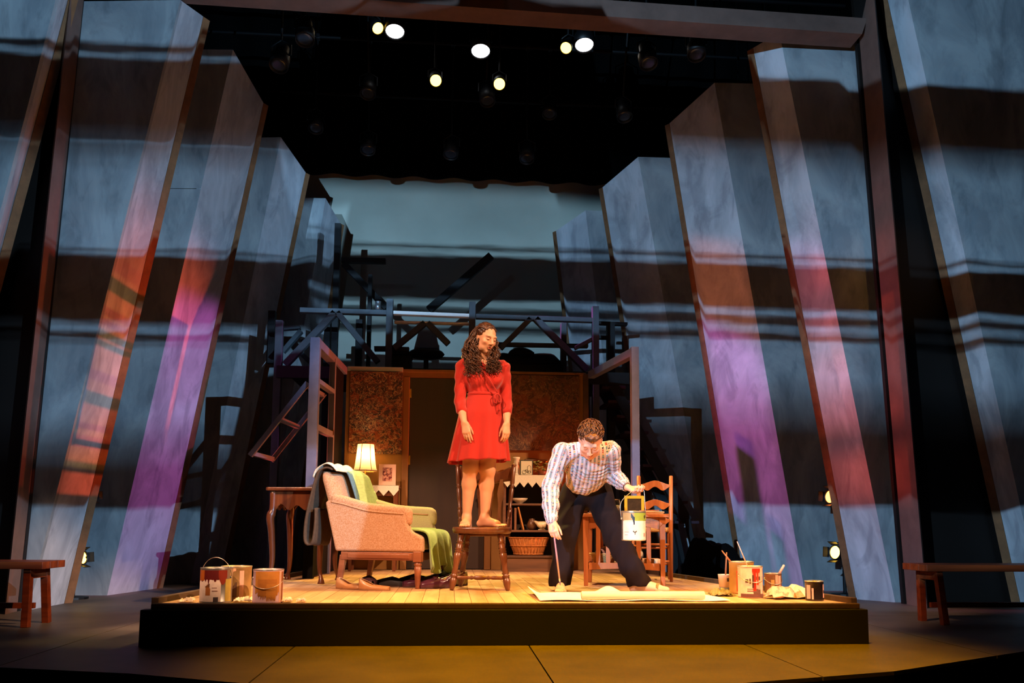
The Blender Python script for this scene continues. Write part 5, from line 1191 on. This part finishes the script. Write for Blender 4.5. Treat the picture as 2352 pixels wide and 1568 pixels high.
def face_paint(parts):
    def fn(P):
        col = np.ones((len(P), 4)); 
        for c, M, sc, lip, brow in parts:
            q = (P-np.array(c)) @ np.array(M)/sc
            def mixin(w_, k): col[:, :3] = col[:, :3]*(1-w_[:, None])+np.array(k)*w_[:, None]
            fr = q[:, 1] < -.05
            mixin(np.clip(1.4-np.sqrt((q[:, 0]/.022)**2+((q[:, 2]+.059)/.0125)**2), 0, 1)*fr*.9, lip)
            for s in (-1, 1):
                mixin(np.clip(1.5-np.sqrt(((q[:, 0]-s*.033)/.017)**2+((q[:, 2]-.030+.12*np.abs(q[:, 0]-s*.03))/.0042)**2), 0, 1)*fr*.8, brow)
                mixin(np.clip(1.5-np.sqrt(((q[:, 0]-s*.031)/.0145)**2+((q[:, 2]-.0045)/.003)**2), 0, 1)*fr*.85, (.10, .06, .05))
                mixin(np.clip(1.3-np.sqrt(((q[:, 0]-s*.045)/.022)**2+((q[:, 2]+.03)/.02)**2), 0, 1)*fr*.3, (1., .62, .55))
        return col
    return fn
def skin(name, col):
    m = mat(name, col, .5, spec=.35); t = NT(m.node_tree); b = m.node_tree.nodes['Principled BSDF']
    a = t.n('ShaderNodeAttribute', attribute_name='tint')
    nz = t.noise(t.n('ShaderNodeTexCoord').outputs['Object'], 14, 3.)
    t.put(b.inputs['Base Color'], t.mix(1., t.mix(t.mapr(nz, .35, .65, 0, .35), lin(col), lin((200, 130, 105))), a.outputs['Color'], 'MULTIPLY'))
    b.inputs['Subsurface Weight'].default_value = .08; b.inputs['Subsurface Radius'].default_value = (.01, .004, .002)
    return m
def hand(B, wrist, fdir, palm_n, thumb, curl, sc=1., spread=.06, thumb_out=.6, ncurl=None):
    """fdir: wrist to knuckles; palm_n: out of the palm; thumb: side on which the thumb lies"""
    w0 = V(wrist); d = V(fdir).normalized(); n = (V(palm_n)-d*V(palm_n).dot(d)).normalized(); s = d.cross(n); s = s if s.dot(V(thumb)) > 0 else -s
    K = []
    for i, (off, ln) in enumerate(((.026, .088), (.009, .092), (-.009, .088), (-.025, .08))):
        k = w0+d*(ln*sc)+s*(off*sc); K.append(k)
        B.cone(w0+s*(off*.55*sc)+d*.012*sc, k, .0135*sc, .0115*sc, .014)
    tips = []
    for i, (k, L) in enumerate(zip(K, (.072, .08, .074, .058))):
        a = 0.; p = k; dirn = (d+s*((1.5-i)*spread)).normalized(); cu = curl[i] if isinstance(curl, (list, tuple)) else curl
        for j, (f, r1, r2) in enumerate(((.45, .0088, .008), (.3, .008, .0074), (.25, .0074, .006))):
            a += cu*(.75, 1.0, .7)[j]; q = p+(dirn*math.cos(a)+n*math.sin(a))*(L*f*sc)
            B.cone(p, q, r1*sc, r2*sc, .003); p = q
        tips.append(p)
    tb = w0+d*.022*sc+s*.022*sc
    t1 = tb+(d*.6+s*thumb_out+n*.35).normalized()*.042*sc; t2 = t1+(d*.85+s*thumb_out*.55+n*.35).normalized()*.032*sc; t3 = t2+(d*.95+s*.15*thumb_out+n*.4).normalized()*.026*sc
    B.cone(tb, t1, .014*sc, .0105*sc, .012); B.cone(t1, t2, .0105*sc, .009*sc, .004); B.cone(t2, t3, .009*sc, .0065*sc, .003)
    return K, tips
def foot(B, ankle, toe_dir, L=.235, r=.031):
    a = V(ankle); t = V(toe_dir); t.z = 0; t.normalize(); s = t.cross(V(0, 0, 1)); g = a.z      # height of ankle over sole
    base = V(a.x, a.y, 0)
    heel = base-t*.035+V(0, 0, .028); ball = base+t*(L*.52)+V(0, 0, .024)
    B.cone(a, heel, r, .028, .02); B.cone(heel, ball+s*.0, .028, .03, .025, sq=(V(0, 0, 1), .85)); B.cone(a+V(0, 0, -.01), base+t*(L*.42)+V(0, 0, .035), r*.95, .024, .03)
    B.cone(ball-s*.018, ball+s*.02, .02, .02, .02)
    for i, (o, l, rr) in enumerate(((-.03, .062, .0135), (-.010, .064, .0098), (.008, .058, .0092), (.023, .05, .009), (.036, .04, .0085))):
        B.cone(ball+s*o*.85+V(0, 0, -.008), ball+s*o+t*l+V(0, 0, -.024+rr), .013, rr, .004)
# ------------------------------------------------------------------ the woman
WX = at(1100, 1211, 6.52).x
WZ = PZ+SH
woman = thing('person', 'woman in a red wrap dress standing barefoot on the spindle chair', 'person', (WX, 6.55, WZ))
W = lambda px, py, y=0.: V((px-1100)/290., y, (1211-py)/290.)
hc = W(1111, 776, -.03)
hM = basis((.50, -.80, -.33), (.10, -.05, 1.))
HB = .0038
B = Blob((-.28, -.22, -.01), (.28, .17, 1.66), HB)
head(B, hc, hM, True, .98)
B.cone(W(1104, 836, .01), V(hc)+hM @ V(0, .025, -.07), .052, .047, .025)
# torso
tors = lambda Q, o: [Q.ell(W(1108, 868, .0), (.142+o, .092+o, .13), .03), Q.ell(W(1108, 905, .005), (.118+o, .085+o, .10), .04), Q.ell(W(1104, 955, .012), (.158+o, .108+o, .12), .05),
                     Q.cone(W(1064, 838, .01), W(1148, 840, .01), .052+o, .052+o, .035), Q.ell(W(1090, 872, -.055), (.062+o, .056+o, .06+o), .03), Q.ell(W(1131, 872, -.055), (.062+o, .056+o, .06+o), .03)]
tors(B, 0.)
LS, LE, LW = W(1057, 842, .01), W(1053, 924, -.035), W(1063, 976, -.15)
RS, RE, RW = W(1154, 843, .01), W(1161, 925, -.01), W(1160, 975, -.115)
for S_, E_, W_ in ((LS, LE, LW), (RS, RE, RW)):
    B.cone(S_, E_, .045, .035, .03); B.cone(E_, E_.lerp(W_, .35), .036, .036, .02); B.cone(E_.lerp(W_, .35), W_, .036, .0235, .02)
hand(B, LW, (.045, -.04, -.2), (.35, .95, 0), (1, -.3, 0), (.18, .22, .26, .3), .98, .03, .2)
hand(B, RW, (-.01, -.04, -.2), (-.45, .9, 0), (-1, -.4, 0), (.35, .4, .42, .45), .96, .03, .2)
# legs
for hip, knee, ank, td in ((W(1080, 985, .01), W(1079, 1078, -.012), W(1072, 1192, .02), (-.10, -1, 0)), (W(1124, 985, .01), W(1119, 1080, -.005), W(1113, 1192, .02), (.8, -.6, 0))):
    cf = knee.lerp(ank, .3)+V(0, .028, 0)
    B.cone(hip, knee, .088, .058, .03); B.cone(knee, cf, .055, .056, .03); B.cone(cf, ank, .055, .031, .025); B.ell(knee+V(0, -.02, .0), (.042, .042, .05), .02)
    foot(B, V(ank.x, ank.y, .075), td, .225)
m_skinw = skin('warm skin', 'd29a74')
B.build('body', m_skinw, woman, 1, paint=face_paint([(hc, hM, .98, (.72, .22, .2), (.16, .09, .06))]))
# dress
m_dress = mat('red jersey', 'aa2010', .75, spec=.2, sheen=.25, vary=(5, .92, 1.06), bump=(16, .12))
Dz0 = W(0, 908).z
D = Blob((-.28, -.22, W(0, 960).z), (.28, .17, 1.36), .0042)
tors(D, .007)
for S_, E_, W_ in ((LS, LE, LW), (RS, RE, RW)):
    D.cone(S_, E_, .055, .045, .03); D.cone(E_, E_.lerp(W_, .42), .045, .0455, .008)
vx, vz = W(1120, 859).x, W(1120, 859).z
D.cut(lambda X, Y, Z: np.where(Y < .02, np.minimum(Z-vz, np.minimum((Z-vz)*.55-(X-vx), (Z-vz)*.36+(X-vx))), -1.))      # V neck
D.cut(lambda X, Y, Z: np.where(Y >= .02, Z-(W(0, 826).z-.5*np.maximum(0, .06-np.abs(X-.02))), -1.))
D.cut(lambda X, Y, Z: np.where((np.abs(X-.028) < .125), Dz0-.012-Z, -1.))
rw = np.random.RandomState(2)
D.warp(lambda X, Y, Z: .0022*np.sin(38*X+55*Z+9*np.sin(17*X))+.0016*np.sin(70*Z-46*X))
bod = D.build('dress_bodice', m_dress, woman, 2)
def skirt(a, b):
    th = a*2*PI; z = Dz0+.012+(W(0, 1062).z-Dz0-.012)*b
    rx = .122+.038*min(1, b/.3)+.078*b; ry = .092+.03*min(1, b/.3)+.06*b
    fo = 1+(.05*math.sin(9*th+1)+.045*math.sin(14*th+2.2)+.02*math.sin(5*th))*b**1.1
    cx = W(1108, 0).x+(W(1097, 0).x-W(1108, 0).x)*b
    return (cx+rx*fo*math.cos(th), .008+ry*fo*math.sin(th), z+(.012*math.cos(th)-.008*math.sin(th)+.004*math.sin(9*th))*b)
MB().grid(skirt, 150, 44, True).build('dress_skirt', m_dress, woman, smooth=True, solid=.004)
def waist(th, o=.006): return V(W(1108, 0).x+(.127+o)*math.cos(th), .006+(.097+o)*math.sin(th), Dz0+.008)
sash_o = MB().rings([[waist(2*PI*k/60, o)+V(0, 0, dz) for k in range(60)] for o, dz in ((.0, -.014), (.005, -.010), (.006, .008), (.0, .012))], cap=False).build('dress_sash', m_dress, woman, smooth=True)
kn = W(1138, 909, -.105)
bow = MB().sphere(kn, (.014, .012, .014), 10).build('bow_knot', m_dress, sash_o, smooth=True)
for s, L in ((-1, .062), (1, .055)):
    P = smooth_path([kn, kn+V(s*.022, -.012, -.012), kn+V(s*.028, -.018, -L), kn+V(s*.008, -.018, -L-.008), kn+V(s*.004, -.006, -.01)], 5)
    MB().tube(P, .009, 8, flat=.45).build('bow_loop', m_dress, sash_o, smooth=True)
for s, L in ((-.3, .155), (1.2, .135)):
    P = [kn+V(s*.012*k/6, -.006-.004*math.sin(k), -L*k/6) for k in range(7)]
    MB().rings([[p+V(-.011, 0, 0), p+V(.011, -.002, 0), p+V(.011, .002, 0), p+V(-.011, .004, 0)] for p in P]).build('bow_tail', m_dress, sash_o, smooth=True)
def chest_y(x, z): return -.095-.022*math.exp(-((z-W(0, 872).z)/.06)**2)
for P in ([W(1078, 827, -.06), W(1092, 842, -.085), W(1105, 857, -.108), W(1122, 880, -.125), W(1138, 905, -.108)], [W(1141, 830, -.06), W(1132, 845, -.085), W(1120, 860, -.108)]):
    MB().tube(smooth_path(P, 6), .0055, 6).build('neckline_edge', m_dress, bod, smooth=True)
# hair
m_hairw = mat('dark brown curls', '2a160b', .4, spec=.5, vary=(45, .38, .62), col2='5a3418')
T = lambda x, y, z: hc+hM @ V(x, y, z)
Hc = Blob((-.2, -.2, 1.36), (.24, .16, 1.68), .004)
Hc.ell(T(0, .028, .045), (.084, .098, .09), .02, hM); Hc.ell(T(0, .07, -.02), (.075, .06, .09), .03, hM)
Hc.ell(T(0, -.085, -.02), (.066, .06, .105), .012, hM, True); Hc.ell(T(.012, -.1, .03), (.05, .045, .052), .012, hM, True)
Hc.warp(lambda X, Y, Z: .003*np.sin(150*X+40*Y)*np.sin(130*Z+30*X))
Hc.build('hair', m_hairw, woman, 1)
rh = random.Random(11); hm = MB()
for i in range(400):
    left = i % 3 < 2
    a = rh.uniform(-1.25, 1.25)+(PI if left else 0)     # around the head in head space
    s0 = T(.078*math.cos(a)*rh.uniform(.85, 1.05), .03+.088*abs(math.sin(a))*(1 if rh.random() < .75 else -.4), rh.uniform(-.05, .085))
    if left: e0 = W(rh.uniform(1062, 1104), rh.uniform(838, 872), rh.choice((rh.uniform(-.15, -.10), rh.uniform(.05, .11)))); mid = W(rh.uniform(1058, 1094), rh.uniform(795, 830), rh.uniform(-.085, .10))
    else: e0 = W(rh.uniform(1110, 1147), rh.uniform(838, 864), rh.choice((rh.uniform(-.16, -.12), rh.uniform(-.14, -.08)))); mid = W(rh.uniform(1116, 1142), rh.uniform(806, 830), rh.uniform(-.12, .06))
    if (mid-T(0, -.06, -.04)).length < .085: mid += (mid-T(0, -.06, -.04)).normalized()*.06
    P = smooth_path([s0, s0.lerp(mid, .5)+V((-1 if left else 1)*.015, .0, .005), mid, mid.lerp(e0, .55), e0], 9)
    ph, fr, rr_ = rh.uniform(0, 6), rh.uniform(20, 34), rh.uniform(.006, .015); Q = []
    for k, p in enumerate(P):
        t = k/(len(P)-1); g = min(1, t*2.2); Q.append(p+V(math.cos(ph+fr*t), math.sin(ph+fr*t), .3*math.sin(ph+fr*t))*(rr_*g))
    hm.tube(Q, [.0036*(1-.5*(k/(len(Q)-1))**2) for k in range(len(Q))], 5)
tag(hm.build('hair_curls', m_hairw, woman, smooth=True), kind='stuff')
hs = MB()
for i in range(70):          # combed strands on the crown
    a = rh.uniform(-1.2, 1.2); st_ = (.055*math.sin(a), -.052, .105-.03*abs(math.sin(a)))
    en = (.088*math.sin(a*1.15), .07, .06-.09*abs(math.sin(a)))
    mid = (.088*math.sin(a*1.1), .01, .125-.055*abs(math.sin(a))**1.5)
    hs.tube(smooth_path([T(*st_), T(*mid), T(*en)], 6), .0034, 5)
tag(hs.build('hair_strands', m_hairw, woman, smooth=True), kind='stuff')
# ------------------------------------------------------------------ the man
man = thing('person', 'man in a patterned shirt bending down with a brush and a paint can', 'person', (1.15, 6.3, PZ))
ROOT = V(1.15, 6.3, PZ)
G = lambda px, py, Y: at(px, py, Y)-ROOT
hipL, hipR = G(1322, 1132, 6.56), G(1372, 1130, 6.54)
pel = (hipL+hipR)*.5
knL, knR = G(1296, 1232, 6.36), G(1416, 1238, 6.38)
anL, anR = G(1287, 1338, 6.36), G(1468, 1340, 6.27); anL.z = .085; anR.z = .085
shL, shR = G(1290, 1040, 6.12), G(1404, 1036, 6.14)
chest = (shL+shR)*.5
elL, wrL = G(1264, 1122, 6.10), G(1266, 1196, 5.98)
elR, wrR = G(1408, 1092, 6.30), G(1440, 1118, 6.08)
mh = G(1356, 1012, 5.97)
mM = basis((-.14, -.60, -.79), (-.10, -.72, .62))
tax = (chest-pel).normalized(); rx_ = (shR-shL).normalized(); fr_ = rx_.cross(tax).normalized()    # chest front
if fr_.y > 0: fr_ = -fr_
tR = Matrix(((rx_.x, fr_.x, tax.x), (rx_.y, fr_.y, tax.y), (rx_.z, fr_.z, tax.z)))
def mtorso(Q, o):
    Q.ell(pel.lerp(chest, .80), (.165+o, .108+o, .15), .04, tR); Q.ell(pel.lerp(chest, .42), (.142+o, .10+o, .15), .05, tR); Q.ell(pel+tax*.02, (.15+o, .11+o, .11), .05, tR)
    Q.cone(shL+rx_*.03, shR-rx_*.03, .058+o, .058+o, .04)
M_ = Blob((-.62, -.55, -.01), (.62, .5, 1.28), .0042)
head(M_, mh, mM, False, 1.08)
M_.cone(chest+tax*.03, V(mh)+mM @ V(0, .03, -.07), .06, .055, .03)
mtorso(M_, 0)
for S_, E_, W_ in ((shL, elL, wrL), (shR, elR, wrR)):
    M_.cone(S_, E_, .054, .042, .03); M_.cone(E_, E_.lerp(W_, .35), .043, .043, .02); M_.cone(E_.lerp(W_, .35), W_, .043, .028, .02)
hdL = (G(1272, 1222, 5.93)-wrL)
hand(M_, wrL, hdL, (.35, .8, -.2), (.9, -.4, 0), (.5, .75, .85, .9), 1.02, .02, .25)
# the other hand: palm up, fingers hooked under the wire handle
hk, htips = hand(M_, wrR, (.62, -.75, -.45), (.15, -.35, .95), (.8, .55, .2), (.75, .85, .9, .95), 1.04, .05, .8)
for hip, knee, ank, td in ((hipL, knL, anL, (-.12, -1, 0)), (hipR, knR, anR, (.92, -.45, 0))):
    M_.cone(hip, knee, .085, .055, .03); M_.cone(knee, ank, .054, .034, .03)
    foot(M_, ank, td, .255, .034)
m_skinm = skin('rosy skin', 'dca084')
M_.build('body', m_skinm, man, 1, paint=face_paint([(mh, mM, 1.08, (.85, .45, .42), (.38, .22, .13))]))
# shirt with woven stripes
def shirt_mat():
    m = mat('woven stripe shirt', 'f0dcd8', .8, spec=.15); t = NT(m.node_tree); b = m.node_tree.nodes['Principled BSDF']
    a = t.sep(t.n('ShaderNodeAttribute', attribute_name='weave').outputs['Vector'])
    u = t.math('DIVIDE', a[0], .031); fu = t.math('FRACT', u); v = t.math('DIVIDE', a[1], .0095)
    wn = t.n('ShaderNodeTexWhiteNoise', noise_dimensions='2D'); t.put(wn.inputs['Vector'], t.xyz(t.math('FLOOR', u), t.math('FLOOR', v), 0.))
    blk = t.ramp(wn.outputs['Value'], [(0, lin('4a6a72')), (.22, lin('9a4c42')), (.40, lin('38344a')), (.60, lin('b08a58')), (.72, lin('54707e')), (.86, lin('6a4458'))], 'CONSTANT')
    inb = t.math('MULTIPLY', t.math('GREATER_THAN', fu, .36), t.math('LESS_THAN', fu, .80))
    gap = t.math('GREATER_THAN', t.math('FRACT', v), .25)
    c = t.mix(t.math('MULTIPLY', inb, gap), lin('d2c0be'), blk)
    ln_ = t.math('MULTIPLY', t.math('GREATER_THAN', fu, .10), t.math('LESS_THAN', fu, .17)); c = t.mix(ln_, c, lin('8f93b4'))
    ln2 = t.math('MULTIPLY', t.math('GREATER_THAN', fu, .24), t.math('LESS_THAN', fu, .31)); c = t.mix(ln2, c, lin('a88a9a'))
    ln3 = t.math('MULTIPLY', t.math('GREATER_THAN', fu, .84), t.math('LESS_THAN', fu, .91)); c = t.mix(ln3, c, lin('8f93b4'))
    t.put(b.inputs['Base Color'], c); return m
def weave(P):
    segs = [(pel, chest+tax*.08, 0.), (shL, elL, .30), (elL, wrL, .30), (shR, elR, .7), (elR, wrR, .7)]
    best = np.full(len(P), 9.); out_ = np.zeros((len(P), 3))
    for i, (a, b, off) in enumerate(segs):
        a_, d = np.array(a), np.array(b-a); L = np.linalg.norm(d); t = np.clip((P-a_) @ d/L**2, 0, 1); q = P-(a_+t[:, None]*d)
        r_ = np.linalg.norm(q, axis=1)-(.13 if i == 0 else .055)
        if i == 0: s_ = (P-np.array(pel)) @ np.array(rx_); tt = (P-np.array(pel)) @ np.array(tax)
        else:
            e1 = np.cross(d/L, np.array((0, 1., 0))); e1 /= np.linalg.norm(e1); e2 = np.cross(d/L, e1)
            s_ = np.arctan2(q @ e1, -(q @ e2))*.055+off; tt = (P-a_) @ d/L+(0 if i in (1, 3) else .28)
        m_ = r_ < best; best = np.where(m_, r_, best); out_[m_, 0] = s_[m_]+2.; out_[m_, 1] = tt[m_]+2.
    return out_
S = Blob((-.5, -.6, .4), (.6, .5, 1.28), .0045)
mtorso(S, .016)
S.ell(pel.lerp(chest, .55)+fr_*.05, (.15, .09, .17), .05, tR)
S.cone(shL, elL, .068, .064, .035); S.cone(elL, elL.lerp(wrL, .55), .064, .058, .02); S.cone(elL.lerp(wrL, .55), elL.lerp(wrL, .95), .058, .043, .02)
S.cone(shR, elR, .07, .062, .035); S.cone(elR, elR.lerp(wrR, .5), .062, .056, .02); S.cone(elR.lerp(wrR, .5), elR.lerp(wrR, .86), .056, .042, .02)
pa = np.array(pel+tax*.075); ta = np.array(tax)
S.cut(lambda X, Y, Z: np.where((np.abs(X-pel.x) < .24) & (Y > -.2), -((X-pa[0])*ta[0]+(Y-pa[1])*ta[1]+(Z-pa[2])*ta[2]), -1.))
nk = np.array(chest+tax*.10); fa = np.array(fr_)
S.ell(chest+tax*.085+fr_*.02, (.062, .07, .06), .01, tR, True)
S.warp(lambda X, Y, Z: .0035*np.sin(45*X+32*Z+12*np.sin(23*Y))+.0025*np.sin(66*Z-51*X+20*Y))
shirt_o = S.build('shirt', shirt_mat(), man, 2, attr=weave)
m_cuff = mat('pale cuff', 'd2c0c0', .8)
for a, b, r_ in ((elL, wrL, .041), (elR, wrR, .041)):
    e = .97 if a is elL else .88
    MB().tube([a.lerp(b, e-.13), a.lerp(b, e-.10), a.lerp(b, e)], [r_*1.02, r_*1.08, r_], 18).build('cuff', m_cuff, shirt_o, smooth=True)
for s in (-1, 1):
    p = chest+tax*.09+fr_*.055; q0_ = p+rx_*(s*.008)+fr_*.035-tax*.05
    MB().add([q0_, p+rx_*(s*.075)+fr_*.02-tax*.005, p+rx_*(s*.075)-fr_*.06+tax*.025, p+rx_*(s*.052)-fr_*.045+tax*.05, p+rx_*(s*.04)+fr_*.01+tax*.012], [(0, 1, 4), (1, 2, 3, 4)]).build('collar', m_cuff, shirt_o, solid=.005)
band = MB().tube([wrR-(wrR-elR).normalized()*.012, wrR-(wrR-elR).normalized()*-.008], [.0325, .031], 16).build('wrist_strap', mat('brown leather', '4a2a1a', .5), man, smooth=True)
# trousers
m_trou = mat('dark plum trousers', '190f12', .9, spec=.15, vary=(4, .8, 1.2), bump=(9, .2))
Tq = Blob((-.5, -.45, .0), (.62, .5, .98), .0048)
Tq.ell(pel+tax*.03, (.168, .128, .12), .05, tR); Tq.cone(pel-tax*.02, pel+tax*.085, .15, .142, .04, sq=(fr_, .75))
for hip, knee, ank in ((hipL, knL, anL), (hipR, knR, anR)):
    Tq.cone(hip, knee, .112, .095, .04); Tq.cone(knee, ank+V(0, 0, -.02), .094, .082, .03)
Tq.cut(lambda X, Y, Z: (.042-Z))
Tq.warp(lambda X, Y, Z: .007*np.sin(26*X+9*Y+14*Z)*np.clip(1.1-Z, 0, 1)+.006*np.sin(21*Z-34*X+6*np.sin(9*Y)))
Tq.build('trousers', m_trou, man, 2)
# socks
m_sock = mat('striped sock', 'd8bcb4', .9); m_band = mat('sock stripe', '8a7a5a', .9)
fd = V(.92, -.45, 0).normalized(); fb = V(anR.x, anR.y, 0)
Sk = Blob((fb.x-.12, fb.y-.24, -.005), (fb.x+.34, fb.y+.12, .13), .004)
heel = fb-fd*.035+V(0, 0, .03); ball = fb+fd*.135+V(0, 0, .028)
Sk.cone(anR, heel, .04, .035, .02); Sk.cone(heel, ball, .036, .038, .03, sq=(V(0, 0, 1), .85)); Sk.cone(anR+V(0, 0, -.01), fb+fd*.10+V(0, 0, .042), .04, .032, .03); Sk.cone(ball, ball+fd*.068+V(0, 0, -.004), .037, .027, .02, sq=(V(0, 0, 1), .8))
sock_o = Sk.build('sock', m_sock, man, 1)
for d_ in (.085, .135): MB().tube([V(fb.x, fb.y, 0)+fd*d_+V(0, 0, .034), V(fb.x, fb.y, 0)+fd*(d_+.018)+V(0, 0, .033)], [.042, .041], 20, flat=.86).build('sock_stripe', m_band, sock_o, smooth=True)
# hair
m_hairm = mat('auburn brown hair', '3e1f10', .5, spec=.4, vary=(80, .35, .65), col2='6a3c1a')
Tm = lambda x, y, z: mh+mM @ (V(x, y, z)*1.07)
Hm = Blob(tuple(np.array(mh)-.17), tuple(np.array(mh)+.17), .0038)
Hm.ell(Tm(0, .02, .048), (.083, .101, .09), .02, mM); Hm.ell(Tm(0, .055, -.01), (.074, .062, .075), .03, mM); Hm.ell(Tm(.01, -.062, .098), (.055, .035, .026), .02, mM)
Hm.ell(Tm(0, -.1, -.015), (.072, .066, .098), .01, mM, True)
Hm.warp(lambda X, Y, Z: .0035*np.sin(160*X+60*Y)*np.sin(140*Z+70*Y))
Hm.build('hair', m_hairm, man, 1)
hs = MB()
for i in range(420):
    a = rh.uniform(0, 2*PI); el = rh.uniform(.05, 1.45); d = V(math.cos(a)*math.cos(el), math.sin(a)*math.cos(el), math.sin(el))
    if d.y < -.55 and d.z < .45: continue
    p = V(d.x*.084, .02+d.y*.102, .048+d.z*.091); f = V(d.x*.2+rh.uniform(-.3, .3), -.75+rh.uniform(-.3, .3), rh.uniform(-.2, .1)); f = (f-d*f.dot(d)).normalized()
    L = rh.uniform(.02, .036); P = [p-d*.003, p+f*L*.5+d*.007, p+f*L+d*.004]
    hs.tube([Tm(*q) for q in P], [.0032, .003, .001], 5)
tag(hs.build('hair_strands', m_hairm, man, smooth=True), kind='stuff')
# the brush and the can he holds
tip = G(1287, 1344, 6.05)+ROOT; tip.z = max(tip.z, PZ+.01)
g0 = ROOT+wrL+V(hdL)*1.0; top_ = g0+(g0-tip).normalized()*.05
hb = thing('paint_brush', 'long thin brush held down in the bending man\'s hand', 'brush', tip)
MB().tube([top_-tip, (top_-tip)*.5, (top_-tip)*.12], [.005, .007, .006], 8).build('handle', mat('lilac brush handle', 'b0808c', .4), hb, smooth=True)
MB().tube([(top_-tip)*.12, (top_-tip)*.07], [.0065, .007], 8).build('ferrule', m_tin, hb)
MB().tube([(top_-tip)*.07, V(0, 0, 0)], [.007, .002], 8).build('bristles', mat('violet wet bristles', '4a3a7a', .4), hb, smooth=True)
grip = ROOT+(hk[0]+hk[1]+hk[2])/3+V(.0, -.03, -.012)
grip = ROOT+(htips[1]+hk[1])*.5
cR, ch_ = .088, .212
cc = at(1455.5, 1241, 5.98); 
hc_ = paint_can('white can with green band hanging from the bending man\'s hand', (cc.x, cc.y, cc.z), cR, ch_, patches=(('label', 'ecccc0', -1.25, 1.25, .006, .142), ('label', '8a9a3a', -.15, 1.25, .142, .2), ('label', 'a08a62', -1.25, -.15, .142, .2), ('drip', '2a3a4a', -.42, -.18, lambda t: .165-.06*t**2, lambda t: .2-.03*t), ('drip', '2a3444', -.22, -.12, .115, .17), ('round_mark', '3a2e22', .75, .98, lambda t: .172-.014*math.sin(PI*t), lambda t: .172+.014*math.sin(PI*t)), ('leaf_mark', '4a4434', -.28, .05, lambda t: .056+.008*abs(2*t-1), lambda t: .066+.006*math.sin(3*PI*t)), ('leaf_mark', '4a4434', -.14, -.08, .044, .066), ('print_block', 'c88a80', .7, .95, .03, .055), ('fine_print', 'b08a80', -1., -.7, .04, .044), ('fine_print', 'b08a80', -1., -.6, .06, .064), ('drip_edge', 'e0d0b0', -1.1, -.1, dripz(.140, .006, 3), .147)), fill='3a4a5a', group='paint can in hand')
for s in (-1, 1): MB().sphere((s*cR, 0, .158), .009, 8).build('ear', m_tin, hc_, smooth=True)
gl = grip-V(cc.x, cc.y, cc.z)
P = smooth_path([(cR*1.03, 0, .158), (cR*1.0, gl.y*.4, .158+(gl.z-.158)*.55), (gl.x+.03, gl.y, gl.z-.004), (gl.x, gl.y, gl.z), (gl.x-.03, gl.y, gl.z-.004), (-cR*1.0, gl.y*.4, .158+(gl.z-.158)*.55), (-cR*1.03, 0, .158)], 6)
MB().tube(P, .0024, 6).build('bail_handle', m_wire, hc_, smooth=True)
